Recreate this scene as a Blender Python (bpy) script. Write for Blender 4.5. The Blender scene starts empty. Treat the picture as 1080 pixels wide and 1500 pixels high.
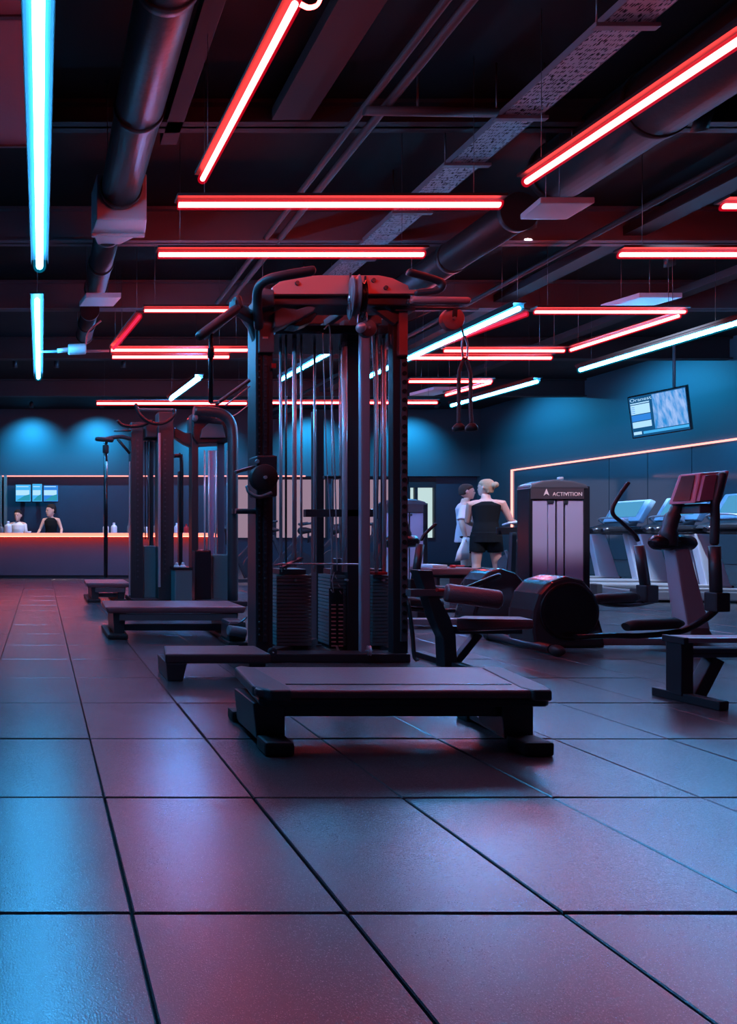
import bpy, bmesh, math, random
from mathutils import Vector, Matrix
random.seed(7)
SC = bpy.context.scene
COL = SC.collection
CH = 0.85            # camera height
F = 800.0            # focal length in photo pixels
VX, VY = 60.0, 785.0 # principal point in the photo

def P(px, py, d):
    """point at distance d that the photo shows at px, py"""
    return Vector(((px - VX) * d / F, d, CH + (VY - py) * d / F))
def X(px, d): return (px - VX) * d / F
def Z(py, d): return CH + (VY - py) * d / F

# ---------------------------------------------------------------- materials
MATS = {}
def mat(name, col, rough=0.5, metal=0.0, spec=0.5, bump=0.0, bscale=60, emis=None, estr=0, alpha=1, var=0.0, vscale=3, coat=0):
    if name in MATS: return MATS[name]
    m = bpy.data.materials.new(name); m.use_nodes = True
    nt = m.node_tree; b = nt.nodes['Principled BSDF']
    b.inputs['Base Color'].default_value = (*col, 1)
    b.inputs['Roughness'].default_value = rough
    b.inputs['Metallic'].default_value = metal
    b.inputs['Specular IOR Level'].default_value = spec
    b.inputs['Coat Weight'].default_value = coat
    if emis:
        b.inputs['Emission Color'].default_value = (*emis, 1)
        b.inputs['Emission Strength'].default_value = estr
    tc = nt.nodes.new('ShaderNodeTexCoord')
    if bump:
        n = nt.nodes.new('ShaderNodeTexNoise'); n.inputs['Scale'].default_value = bscale
        n.inputs['Detail'].default_value = 3
        nt.links.new(tc.outputs['Object'], n.inputs['Vector'])
        bp = nt.nodes.new('ShaderNodeBump'); bp.inputs['Strength'].default_value = bump; bp.inputs['Distance'].default_value = 0.01
        nt.links.new(n.outputs['Fac'], bp.inputs['Height']); nt.links.new(bp.outputs['Normal'], b.inputs['Normal'])
    # wear: slight procedural change of colour and roughness
    n = nt.nodes.new('ShaderNodeTexNoise'); n.inputs['Scale'].default_value = vscale; n.inputs['Detail'].default_value = 4
    nt.links.new(tc.outputs['Object'], n.inputs['Vector'])
    r = nt.nodes.new('ShaderNodeMapRange'); r.inputs['To Min'].default_value = max(0.02, rough - 0.06); r.inputs['To Max'].default_value = min(1, rough + 0.06)
    nt.links.new(n.outputs['Fac'], r.inputs['Value']); nt.links.new(r.outputs['Result'], b.inputs['Roughness'])
    if var:
        mx = nt.nodes.new('ShaderNodeMix'); mx.data_type = 'RGBA'
        mx.inputs['A'].default_value = (*[c * (1 - var) for c in col], 1); mx.inputs['B'].default_value = (*[min(1, c * (1 + var)) for c in col], 1)
        nt.links.new(n.outputs['Fac'], mx.inputs['Factor']); nt.links.new(mx.outputs['Result'], b.inputs['Base Color'])
    MATS[name] = m
    return m

def glow(name, col, strength, clear=0.0):
    """a surface that gives off light; clear > 0 lets the tube inside shine through"""
    m = bpy.data.materials.new(name); m.use_nodes = True; nt = m.node_tree
    nt.nodes.remove(nt.nodes['Principled BSDF']); out = nt.nodes['Material Output']
    e = nt.nodes.new('ShaderNodeEmission'); e.inputs['Color'].default_value = (*col, 1); e.inputs['Strength'].default_value = strength
    if clear:
        t = nt.nodes.new('ShaderNodeBsdfTransparent'); a = nt.nodes.new('ShaderNodeAddShader')
        nt.links.new(e.outputs[0], a.inputs[0]); nt.links.new(t.outputs[0], a.inputs[1]); nt.links.new(a.outputs[0], out.inputs['Surface'])
    else:
        nt.links.new(e.outputs[0], out.inputs['Surface'])
    MATS[name] = m
    return m

BLACK = mat('black_powder_coat', (.03, .032, .038), .4, 0, .7, .05, 220, var=.2)
BLACKG = mat('black_gloss_plastic', (.014, .014, .018), .24, 0, .6)
RUBBER = mat('black_rubber', (.02, .02, .022), .55, 0, .5, .12, 160)
GRIP = mat('rubber_grip', (.035, .036, .042), .42, 0, .5, .1, 300)
VINYL = mat('red_sheen_vinyl', (.22, .08, .09), .34, 0, 1.0, .25, 130, var=.2, vscale=8)  # black vinyl with the pink sheen of the red tubes in its colour
GREY = mat('grey_paint', (.16, .16, .18), .42, 0, .5, var=.1)
PANELG = mat('silver_plastic', (.6, .62, .7), .38, .2, .5)
SHROUD = mat('lavender_acrylic_shroud', (.50, .46, .66), .34, .25, .6)
CHROME = mat('chrome', (.9, .92, .95), .3, .35)
STEEL = mat('brushed_steel', (.6, .61, .65), .32, .6)
DSTEEL = mat('dark_steel', (.12, .125, .14), .32, .8)
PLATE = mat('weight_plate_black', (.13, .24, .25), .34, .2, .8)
WHITE = mat('white_plastic', (.75, .75, .78), .4)
REDP = mat('red_plastic', (.6, .02, .02), .35)
CREAM = mat('pale_label', (.75, .6, .58), .5)

# ---------------------------------------------------------------- mesh builder
class G:
    def __init__(s): s.b = bmesh.new(); s.m = 0; s.smooth = False
    def _mark(s, faces, smooth=None):
        for f in faces:
            f.material_index = s.m; f.smooth = s.smooth if smooth is None else smooth
    def hexa(s, pts, bev=0.0):
        """8 points: bottom ring 0-3, top ring 4-7"""
        t = bmesh.new(); v = [t.verts.new(p) for p in pts]
        for q in ((0, 3, 2, 1), (4, 5, 6, 7), (0, 1, 5, 4), (1, 2, 6, 5), (2, 3, 7, 6), (3, 0, 4, 7)):
            t.faces.new([v[i] for i in q])
        s._take(t, bev); return s
    def _take(s, t, bev=0.0, smooth=False, seg=2):
        bmesh.ops.recalc_face_normals(t, faces=t.faces)
        if bev > 0:
            bmesh.ops.bevel(t, geom=[e for e in t.edges if e.calc_face_angle(0) > .5], offset=bev, segments=seg, profile=.6, affect='EDGES', clamp_overlap=True)
            smooth = True if smooth is None else smooth
        me = bpy.data.meshes.new('tmp')
        for f in t.faces: f.material_index = s.m; f.smooth = smooth
        t.to_mesh(me); t.free(); s.b.from_mesh(me); bpy.data.meshes.remove(me)
    def box(s, x0, x1, y0, y1, z0, z1, bev=0.0):
        return s.hexa([(x0, y0, z0), (x1, y0, z0), (x1, y1, z0), (x0, y1, z0), (x0, y0, z1), (x1, y0, z1), (x1, y1, z1), (x0, y1, z1)], bev)
    def bar(s, a, b, w, h, up=(0, 0, 1), bev=0.0):
        """rectangular bar from a to b, w across, h along up"""
        a, b = Vector(a), Vector(b); d = (b - a).normalized(); u = Vector(up)
        if abs(d.dot(u)) > .95: u = Vector((0, 1, 0))
        r = d.cross(u).normalized(); u = r.cross(d).normalized()
        q = [(-w / 2, -h / 2), (w / 2, -h / 2), (w / 2, h / 2), (-w / 2, h / 2)]
        return s.hexa([a + r * i + u * j for i, j in q] + [b + r * i + u * j for i, j in q], bev)
    def prism(s, poly, y0, y1, plane='xz', bev=0.0, seg=2):
        f = {'xz': lambda p, d: (p[0], d, p[1]), 'yz': lambda p, d: (d, p[0], p[1]), 'xy': lambda p, d: (p[0], p[1], d)}[plane]
        t = bmesh.new(); n = len(poly)
        A = [t.verts.new(f(p, y0)) for p in poly]; B = [t.verts.new(f(p, y1)) for p in poly]
        t.faces.new(A); t.faces.new(B[::-1])
        for i in range(n): t.faces.new((A[i], A[(i + 1) % n], B[(i + 1) % n], B[i]))
        s._take(t, bev, False, seg); return s
    def tube(s, path, r, seg=14, round_ends=False):
        path = [Vector(p) for p in path]; n = len(path)
        rad = r if isinstance(r, (list, tuple)) else [r] * n
        if round_ends:
            d0 = (path[0] - path[1]).normalized(); d1 = (path[-1] - path[-2]).normalized()
            path = [path[0] + d0 * rad[0] * .8, path[0] + d0 * rad[0] * .5] + path + [path[-1] + d1 * rad[-1] * .5, path[-1] + d1 * rad[-1] * .8]
            rad = [rad[0] * .45, rad[0] * .85] + list(rad) + [rad[-1] * .85, rad[-1] * .45]; n = len(path)
        T = [(path[min(i + 1, n - 1)] - path[max(i - 1, 0)]).normalized() for i in range(n)]
        u = Vector((0, 0, 1)) if abs(T[0].z) < .9 else Vector((1, 0, 0)); rings = []
        for i in range(n):
            u = (u - T[i] * u.dot(T[i])).normalized(); w = T[i].cross(u)
            rings.append([s.b.verts.new(path[i] + (u * math.cos(a) + w * math.sin(a)) * rad[i]) for a in [2 * math.pi * k / seg for k in range(seg)]])
        fs = []
        for i in range(n - 1):
            for k in range(seg):
                fs.append(s.b.faces.new((rings[i][k], rings[i][(k + 1) % seg], rings[i + 1][(k + 1) % seg], rings[i + 1][k])))
        s._mark(fs, True)
        s._mark([s.b.faces.new(rings[0][::-1]), s.b.faces.new(rings[-1])], False)
        return s
    def cyl(s, a, b, r, seg=24, bev=0.0):
        a, b = Vector(a), Vector(b)
        if bev:
            d = (b - a).normalized()
            return s.tube([a, a + d * bev * .3, a + d * bev, b - d * bev, b - d * bev * .3, b], [r - bev, r - bev * .3, r, r, r - bev * .3, r - bev], seg)
        return s.tube([a, b], r, seg)
    def lathe(s, c, prof, seg=20, axis='z'):
        c = Vector(c); ax = {'x': Vector((1, 0, 0)), 'y': Vector((0, 1, 0)), 'z': Vector((0, 0, 1))}[axis]
        return s.tube([c + ax * h for r, h in prof], [max(r, .0008) for r, h in prof], seg)
    def ball(s, c, r, sx=1, sy=1, sz=1, seg=16):
        t = bmesh.new(); bmesh.ops.create_uvsphere(t, u_segments=seg, v_segments=seg // 2 + 2, radius=r)
        bmesh.ops.transform(t, matrix=Matrix.Translation(Vector(c)) @ Matrix.Diagonal((sx, sy, sz, 1)), verts=t.verts)
        s._take(t, 0, True); return s

def curve(pts, n=6):
    """smooth path through the points"""
    p = [Vector(q) for q in pts]; p = [p[0] * 2 - p[1]] + p + [p[-1] * 2 - p[-2]]; out = []
    for i in range(1, len(p) - 2):
        for k in range(n):
            t = k / n
            out.append(.5 * ((2 * p[i]) + (-p[i - 1] + p[i + 1]) * t + (2 * p[i - 1] - 5 * p[i] + 4 * p[i + 1] - p[i + 2]) * t * t + (-p[i - 1] + 3 * p[i] - 3 * p[i + 1] + p[i + 2]) * t ** 3))
    out.append(p[-2]); return out

ORG = {}
def obj(name, g, m, parent=None, loc=None):
    """link a builder as one mesh; coordinates are world ones and are shifted to the origin of the thing"""
    me = bpy.data.meshes.new(name)
    ms = m if isinstance(m, (list, tuple)) else [m]
    for x in ms: me.materials.append(x)
    o = bpy.data.objects.new(name, me); COL.objects.link(o)
    if parent is not None:
        org = ORG[parent.name]; o.parent = parent; off = org
    else:
        off = Vector(loc) if loc is not None else Vector((0, 0, 0)); o.location = off
    bmesh.ops.translate(g.b, verts=g.b.verts, vec=-off)
    bmesh.ops.recalc_face_normals(g.b, faces=g.b.faces)
    g.b.to_mesh(me); g.b.free(); me.update()
    ORG[o.name] = Vector(off)
    return o
def tag(o, label=None, cat=None, group=None, kind=None):
    if label: o['label'] = label
    if cat: o['category'] = cat
    if group: o['group'] = group
    if kind: o['kind'] = kind
    return o
def thing(name, label, cat, loc=(0, 0, 0), group=None):
    o = bpy.data.objects.new(name, None); COL.objects.link(o); o.location = loc
    o.empty_display_size = .1; ORG[o.name] = Vector(loc)
    return tag(o, label, cat, group)
def struct(name, g, m): return tag(obj(name, g, m), kind='structure')
def copy_tree(o, parent=None):
    c = o.copy(); COL.objects.link(c); c.parent = parent
    ORG[c.name] = ORG[o.name]
    for ch in list(o.children): copy_tree(ch, c)
    return c

# ---------------------------------------------------------------- camera
cam = bpy.data.cameras.new('camera'); co = bpy.data.objects.new('camera', cam); COL.objects.link(co)
co.location = (0, 0, CH); co.rotation_euler = (math.pi / 2, 0, 0)
cam.sensor_fit = 'VERTICAL'; cam.sensor_height = 36; cam.sensor_width = 36; cam.lens = 36 * F / 1500
cam.shift_x = (540 - VX) / 1500; cam.shift_y = (VY - 750) / 1500
cam.clip_start = .05; cam.clip_end = 60
SC.camera = co
SC.view_settings.view_transform = 'Standard'; SC.view_settings.look = 'None'
SC.view_settings.gamma = 1; SC.view_settings.use_curve_mapping = False
SC.view_settings.exposure = 0.0
w = bpy.data.worlds.new('night'); SC.world = w; w.use_nodes = True
w.node_tree.nodes['Background'].inputs[0].default_value = (.1, .16, .3, 1)
w.node_tree.nodes['Background'].inputs[1].default_value = .02
try:
    SC.cycles.use_denoising = True; SC.cycles.max_bounces = 6; SC.cycles.sample_clamp_indirect = 4
    SC.cycles.transparent_max_bounces = 12; SC.cycles.caustics_reflective = False
except Exception: pass

# ---------------------------------------------------------------- setting
XL, XR, YN, YF, ZC = -4.2, 12.3, -3.0, 15.4, 4.4
# floor: thick rubber tiles with open joints over a dark bed
rows = [-2.6, -2.05, -1.5, -.95, -.4, .14, .685, 1.23, 1.775, 2.29]
while rows[-1] < YF: rows.append(rows[-1] + .49)
rows[-1] = YF
cols = [.205 + .485 * k for k in range(-9, 26)]; cols[0] = XL; cols[-1] = XR
g = G()
for j in range(len(rows) - 1):
    for i in range(len(cols) - 1):
        x0, x1, y0, y1 = cols[i] + .0022, cols[i + 1] - .0022, rows[j] + .0022, rows[j + 1] - .0022
        if y0 < 2.4:
            x0 += random.uniform(-.001, .003); x1 -= random.uniform(-.001, .003); y0 += random.uniform(-.001, .002); y1 -= random.uniform(-.001, .002)
        t = [random.uniform(-.0012, .0012) for _ in range(4)]
        e = .003
        P4 = [(x0, y0), (x1, y0), (x1, y1), (x0, y1)]; Q4 = [(x0 + e, y0 + e), (x1 - e, y0 + e), (x1 - e, y1 - e), (x0 + e, y1 - e)]
        lo = [g.b.verts.new((*p, -.02)) for p in P4]; mi = [g.b.verts.new((*p, -e + t[k])) for k, p in enumerate(P4)]; hi = [g.b.verts.new((*p, t[k])) for k, p in enumerate(Q4)]
        fs = [g.b.faces.new(hi)]
        for k in range(4):
            n = (k + 1) % 4
            fs += [g.b.faces.new((lo[k], lo[n], mi[n], mi[k])), g.b.faces.new((mi[k], mi[n], hi[n], hi[k]))]
g.m = 1
g.box(XL, XR, YN, YF, -.08, -.02)
FLOOR = bpy.data.materials.new('rubber_floor_tile'); FLOOR.use_nodes = True
nt = FLOOR.node_tree; b = nt.nodes['Principled BSDF']; tc = nt.nodes.new('ShaderNodeTexCoord')
def noise(scale, det=3, rough=.5):
    n = nt.nodes.new('ShaderNodeTexNoise'); n.inputs['Scale'].default_value = scale; n.inputs['Detail'].default_value = det
    n.inputs['Roughness'].default_value = rough
    nt.links.new(tc.outputs['Object'], n.inputs['Vector']); return n
n1 = noise(2.2, 5); n2 = noise(240, 2); n3 = noise(9, 3, .5)
r1 = nt.nodes.new('ShaderNodeMapRange'); r1.inputs['From Min'].default_value = .15; r1.inputs['From Max'].default_value = .85
r1.inputs['To Min'].default_value = .235; r1.inputs['To Max'].default_value = .285
b.inputs['Coat Weight'].default_value = .6; b.inputs['Coat Roughness'].default_value = .5; b.inputs['Coat IOR'].default_value = 1.4
b.inputs['Roughness'].default_value = .24
n4 = noise(420, 1)
cr = nt.nodes.new('ShaderNodeMix'); cr.data_type = 'RGBA'
cr.inputs['A'].default_value = (.022, .025, .03, 1); cr.inputs['B'].default_value = (.04, .044, .052, 1)
nt.links.new(n1.outputs['Fac'], cr.inputs['Factor'])
fk = nt.nodes.new('ShaderNodeMapRange'); fk.inputs['From Min'].default_value = .62; fk.inputs['From Max'].default_value = .72; fk.inputs['To Max'].default_value = .22
cf = nt.nodes.new('ShaderNodeMix'); cf.data_type = 'RGBA'; cf.inputs['B'].default_value = (.5, .5, .52, 1)   # pale rubber flecks
nt.links.new(n4.outputs['Fac'], fk.inputs['Value']); nt.links.new(fk.outputs['Result'], cf.inputs['Factor']); nt.links.new(cr.outputs['Result'], cf.inputs['A'])
nt.links.new(cf.outputs['Result'], b.inputs['Base Color'])
bp = nt.nodes.new('ShaderNodeBump'); bp.inputs['Strength'].default_value = .3; bp.inputs['Distance'].default_value = .002
nt.links.new(n2.outputs['Fac'], bp.inputs['Height']); 
nt.links.new(bp.outputs['Normal'], b.inputs['Normal'])
b.inputs['Specular IOR Level'].default_value = 1.0; b.inputs['IOR'].default_value = 1.6
BED = mat('dark_joint', (.006, .006, .008), .8)
struct('floor', g, [FLOOR, BED])

CEIL = mat('black_ceiling_paint', (.007, .007, .009), .7, bump=.2, bscale=8)
WALLU = mat('blue_grey_wall_paint', (.06, .08, .10), .62, bump=.05, bscale=40, var=.06, vscale=1)
WALLD = mat('navy_wall_panel', (.035, .045, .07), .5, var=.1)
g = G(); g.box(XL, XR, YN, YF, ZC, ZC + .1); struct('ceiling', g, CEIL)
g = G(); g.box(XL - .1, XL, YN, YF, 0, ZC); struct('wall_left', g, WALLD)
g = G(); g.box(XL - .1, XR + .1, YN - .1, YN, 0, ZC); struct('wall_rear', g, WALLD)
g = G(); g.box(XR, XR + .1, YN, YF, 0, ZC)
struct('wall_right', g, WALLU)
ZL = 2.52
# back wall: lower dark band with openings, upper band standing proud of it
wins = [(X(345, YF), X(400, YF)), (X(402, YF), X(480, YF)), (X(486, YF), X(575, YF)), (X(598, YF), X(638, YF))]
g = G(); zb, zt = .75, ZL - .03
prev = XL
for a, c in wins:
    g.box(prev, a, YF, YF + .1, 0, ZC); g.box(a, c, YF, YF + .1, 0, zb); g.box(a, c, YF, YF + .1, zt, ZC); prev = c
g.box(prev, XR, YF, YF + .1, 0, ZC)
g.m = 1
g.box(XL, XR, YF - .12, YF, ZL, ZC)
struct('wall_back', g, [WALLD, WALLU])
PINKW = glow('lit_room_beyond_pink', (.52, .35, .48), .58); COOLW = glow('lit_room_beyond_cool', (.6, .8, .8), .9)
FRM = mat('window_frame_black', (.02, .02, .025), .4)
for k, (a, c) in enumerate(wins):
    g = G(); g.box(a, c, YF + .05, YF + .06, zb, zt)
    o = struct('window_%d' % (k + 1), g, COOLW if k == 3 else PINKW)
    g = G(); e = .05
    g.box(a, a + e, YF - .02, YF + .08, zb, zt).box(c - e, c, YF - .02, YF + .08, zb, zt)
    g.box(a + e, c - e, YF - .02, YF + .08, zt - e, zt).box(a + e, c - e, YF - .02, YF + .08, zb, zb + e)
    if k == 3: g.box(a + .18, a + .26, YF - .02, YF + .08, zb, zt); g.box(a, c, YF - .03, YF + .08, zt - .28, zt)
    obj('window_frame', g, FRM, o)
g = G(); g.box(XL, XR, YF - .03, YF, 0, .1); struct('baseboard_back', g, FRM)
# pink-lit pilaster at the left end of the bar wall
PIL = mat('pale_timber', (.45, .3, .26), .5)
g = G(); g.box(X(-6, 15.2), X(3, 15.2), 15.1, 15.4, 0, ZL).box(X(6, 15.2), X(10, 15.2), 15.1, 15.4, 0, ZL); struct('trim_1', g, PIL)

# mirror along the right wall with panel seams
MIR = mat('tinted_mirror', (.17, .24, .29), .08, .7)
ym = 14.2
g = G(); seams = [ym, 11.8, 11.05, 10.3, 9.3, 8.3, 7.3, 6.3, 5.3, 4.3]
for a, c in zip(seams, seams[1:]): g.box(XR - .02, XR - .001, c + .006, a - .006, .35, ZL + .02)
o = obj('wall_mirror', g, MIR); tag(o, 'long tinted mirror on the right wall framed by a red light line', 'mirror')

LEDP = glow('pink_led_line', (1, .30, .26), 2.6)
LEDP2 = glow('pink_led_line_dim', (1, .32, .3), 1.8)
g = G(); g.box(XL + .1, 7.4, YF - .135, YF - .10, ZL - .012, ZL + .018)
o = obj('light_line', g, LEDP2); tag(o, 'thin red light line along the back wall above the bar', 'light')
g = G(); g.box(XR - .05, XR - .02, 4.3, ym, ZL + .02, ZL + .055).box(XR - .05, XR - .02, ym, ym + .04, .6, ZL + .055)
o = obj('light_line', g, LEDP); tag(o, 'thin pink light line framing the top and far end of the wall mirror', 'light')

# ---------------------------------------------------------------- tube lights hung at one height
HT = CH + 2.45
RCORE = glow('red_tube_core', (1, .055, .05), 30); RHALO = glow('red_tube_halo', (1, .0, .02), .22, 1)
CCORE = glow('cyan_tube_core', (.045, .44, 1), 150); VCORE = glow('bright_cyan_tube_core', (.06, .36, 1), 620); CHALO = glow('cyan_tube_halo', (.0, .35, .6), .16, 1)
PCORE = glow('dim_pink_tube_core', (1, .04, .14), .7)
CHAN = mat('black_light_channel', (.03, .03, .033), .4, .5)
def D(y): return 800 * 2.45 / (VY - y)
def tube_light(a, b, col, label, r=.021, group=None, h=HT):
    A = Vector((a[0], a[1], h)); B = Vector((b[0], b[1], h)); mid = (A + B) / 2; d = (B - A).normalized()
    t = thing('tube_light', label, 'light', tuple(mid), group)
    core, halo_mat = {'red': (RCORE, RHALO), 'cyan': (CCORE, CHALO), 'cyan+': (VCORE, CHALO), 'pink': (PCORE, RHALO)}[col]
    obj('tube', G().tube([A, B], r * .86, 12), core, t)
    obj('halo_shell', G().tube([A - d * .005, B + d * .005], r * 1.6, 16), halo_mat, t)  # glowing shell imitates the soft halo around the tube
    L = (B - A).length
    up = Vector((0, 0, r * 1.75 + .012))
    g = G().bar(A + up - d * .02, B + up + d * .02, r * 4.6, .02)
    if col[:4] == 'cyan':   # hooded: two skirts keep the light off the ceiling
        sd = Vector((-d.y, d.x, 0)) * r * 2.1
        for s in (-1, 1): g.bar(A + sd * s + Vector((0, 0, r * 1.6)), B + sd * s + Vector((0, 0, r * 1.6)), .006, r * 2.2)
    obj('channel', g, CHAN, t)
    for s in ((.08, .92) if L < 2.6 else (.05, .5, .95)):
        q = A.lerp(B, s) + up
        obj('cable', G().tube([q, Vector((q.x, q.y, ZC))], .0022, 5), DSTEEL, t)
    return t
def yb(y, x0, x1, col, label, **k):   # runs across the room
    d = D(y); return tube_light((X(x0, d), d), (X(x1, d), d), col, label, **k)
tube_light((-.012, 2.3), (-.012, D(390)), 'cyan', 'wide bright cyan tube at the upper left running out of the top edge', r=.036)
tube_light((-.04, D(440)), (-.04, D(553)), 'cyan', 'short upright-looking cyan tube at the left, farther of the two in line', r=.033)
tube_light((2.33, 9.8), (2.46, 8.5), 'cyan+', 'short slanting cyan tube above the left cable towers', r=.03)
tube_light((3.77, D(556)), (3.9, D(500)), 'cyan', 'cyan tube seen through the guide rods of the big cable machine', r=.027)
tube_light((5.05, 8.4), (5.15, D(452)), 'cyan', 'long cyan tube slanting up behind the hanging rope', r=.03)
tube_light((7.97, D(542)), (8.05, 4.9), 'cyan', 'long cyan tube nearest the wall-mounted television', r=.03)
tube_light((7.72, D(594)), (7.88, D(559)), 'cyan', 'short cyan tube low in the far right corner above the two people', r=.03)
tl = tube_light((1.11, D(262)), (1.17, D(6)), 'red', 'thick red tube slanting from the top edge beside the round duct')
obj('end_loop', G().tube(curve([P(440, 6, 2.5), P(452, 11, 2.5), P(464, 8, 2.5), P(470, -2, 2.5)]), .009, 10), RCORE, tl)
tube_light((3.36, D(266)), (3.47, 2.5), 'red', 'long red tube running out of the top right corner beside the large duct', r=.023)
tl = tube_light((.9, 2.2), (3.2, 2.2), 'red', 'added red tube across overhead, unseen above the top edge, lighting the machine front')  # added out of view to throw red light on the machine front
yb(300, 262, 732, 'red', 'red tube straight across above the cable machine, upper of the two')
yb(373, 233, 620, 'red', 'red tube straight across just above the cable machine, lower of the two')
yb(373, 910, 1300, 'red', 'red tube at the right edge below the diffuser, longer of the two there')
yb(302, 1062, 1350, 'red', 'red tube just entering at the right edge with a cable mount')
yb(455, 212, 400, 'red', 'thin red tube forming the far top side of the left rectangle', r=.016)
yb(513, 163, 362, 'red', 'red tube left of the machine, upper of the close pair')
yb(523, 165, 335, 'red', 'red tube left of the machine, lower of the close pair')
tube_light((1.1, 6.1), (.95, 7.15), 'pink', 'dim red slanting tube closing the left end of the left rectangle')
yb(457, 785, 1003, 'red', 'red tube forming the top side of the right rectangle', r=.018)
tube_light((6.99, 7.2), (7.1, 6.08), 'red', 'slanting red tube closing the right end of the right rectangle', r=.022)
yb(514, 652, 826, 'red', 'red tube forming the lower side of the right rectangle', r=.02)
yb(524.5, 604, 807, 'red', 'red tube just below the lower side of the right rectangle')
tube_light((5.1, 7.1), (5.36, 6.03), 'pink', 'dim pink slanting tube beside the long cyan tube')
yb(591, 142, 361, 'red', 'far red tube above the bar and left cable towers', r=.025)
yb(590, 395, 640, 'red', 'far red tube behind the guide rods of the big machine', r=.022)
yb(559, 600, 720, 'red', 'thin red tube of the far small rectangle, straight side', r=.02)
tube_light((7.05, 9.5), (7.2, 8.75), 'red', 'short slanting red tube of the far small rectangle', r=.022)

# ---------------------------------------------------------------- ceiling services
DUCT = mat('black_painted_duct', (.035, .033, .035), .42, .2, bump=.25, bscale=25)
BEAMM = mat('dark_painted_beam', (.034, .028, .03), .6, var=.15)
BEAML = mat('grey_painted_beam', (.13, .13, .15), .6)
DUCTD = mat('matt_black_duct', (.014, .013, .014), .62, 0, .3, bump=.2, bscale=25)
def duct(x, y0, y1, z, r, label, name='air_duct'):
    DUCT = DUCTD if r > .2 else MATS['black_painted_duct']
    t = thing(name, label, 'duct', (x, y0, z))
    path = []; rad = []
    g = G(); g.tube([(x, y0, z), (x, y1, z)], r, 32); obj('body', g, DUCT, t)
    n = max(2, int((y1 - y0) / .75)); 
    for k in range(n + 1):
        y = y0 + (y1 - y0) * k / n
        obj('flange', G().tube([(x, y - .02, z), (x, y + .02, z)], r + .012, 32), DUCT, t)
    for k in range(1, n, 2):
        y = y0 + (y1 - y0) * (k + .5) / n
        for s in (-1, 1): obj('hanger', G().tube([(x + s * r, y, z), (x + s * r, y, ZC)], .004, 5), DSTEEL, t)
    return t
zd = CH + 3.0
duct(.69, 1.2, 4.7, zd, .17, 'large round black duct at the upper left lit red on one side')
t = thing('damper_box', 'grey boxy duct transition below the large left duct', 'duct fitting', (.66, 5.0, zd))
g = G(); g.hexa([(X(142, 4.75), 4.75, zd - .25), (X(215, 4.75), 4.75, zd - .25), (X(215, 4.95), 5.02, zd - .22), (X(135, 4.95), 5.02, zd - .22),
                 (X(142, 4.75), 4.75, zd + .15), (X(215, 4.75), 4.75, zd + .15), (X(215, 4.95), 5.02, zd + .15), (X(135, 4.95), 5.02, zd + .15)], .01)
DAMP = mat('pale_galvanised', (.5, .47, .5), .45, .2)
obj('housing', g, DAMP, t)
g = G(); g.box(X(134, 5.04), X(212, 5.04), 5.02, 5.06, zd - .24, zd + .17, .01); obj('flange', g, DAMP, t)
g = G(); a = [(X(136, 5.07), 5.06), (X(208, 5.07), 5.06)]
g.hexa([(a[0][0], 5.06, zd - .2), (a[1][0], 5.06, zd - .2), (.78, 5.4, zd - .12), (.56, 5.4, zd - .12), (a[0][0], 5.06, zd + .15), (a[1][0], 5.06, zd + .15), (.78, 5.4, zd + .1), (.56, 5.4, zd + .1)], .01)
obj('taper', g, DAMP, t)
duct(.66, 5.4, 6.6, zd, .13, 'smaller round duct below the grey transition box')
duct(.66, 7.4, 8.3, zd + .05, .12, 'far short round duct end behind the blue-lit diffuser')
duct(4.66, 1.8, 4.9, zd + .28, .27, 'large round duct at the upper right under the long red tube')
duct(4.5, 5.15, 7.6, zd + .05, .17, 'smaller round duct running down to the cable machine top')
t = thing('duct_diffuser', 'flat grey box diffuser where the right duct narrows', 'diffuser', (4.3, 4.6, CH + 2.75))
zq = CH + 2.75; a_, b_ = D(322) * 2.75 / 2.45, D(297) * 2.75 / 2.45
g = G(); g.hexa([(X(762, a_), a_, zq), (X(830, a_), a_, zq), (X(872, b_), b_, zq), (X(792, b_), b_, zq), (X(762, a_), a_, zq + .05), (X(830, a_), a_, zq + .05), (X(872, b_), b_, zq + .05), (X(792, b_), b_, zq + .05)], .01)
obj('body', g, DAMP, t)
for u_, v_ in ((X(800, 4.7), 4.7), (X(820, 4.6), 4.6)): obj('hanger', G().tube([(u_, v_, zq + .04), (u_, v_, ZC)], .004, 5), DSTEEL, t)
def diffuser(x0, x1, y0, y1, label, sk=.0):
    da, db = 800 * 2.75 / (VY - y0), 800 * 2.75 / (VY - y1); z = CH + 2.75
    t = thing('ceiling_diffuser', label, 'diffuser', ((X(x0, da) + X(x1, da)) / 2, (da + db) / 2, z))
    g = G(); g.hexa([(X(x0, db), db, z), (X(x1, db), db, z), (X(x1, db) + sk, da, z), (X(x0, db) + sk, da, z), (X(x0, db), db, z + .06), (X(x1, db), db, z + .06), (X(x1, db) + sk, da, z + .06), (X(x0, db) + sk, da, z + .06)], .008)
    obj('panel', g, PANELG, t)
    for x in (X(x0, db) + .08, X(x1, db) - .08): obj('hanger', G().tube([(x, (da + db) / 2, z + .05), (x, (da + db) / 2, ZC)], .004, 5), DSTEEL, t)
diffuser(116, 166, 436, 449, 'flat pale panel hanging at the left lit blue, beside the cyan tube', .06)
diffuser(880, 940, 436, 453, 'flat pale panel hanging above the right red rectangle', .12)
diffuser(600, 636, 571, 580, 'small far panel hanging behind the hanging rope', .15)

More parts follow.
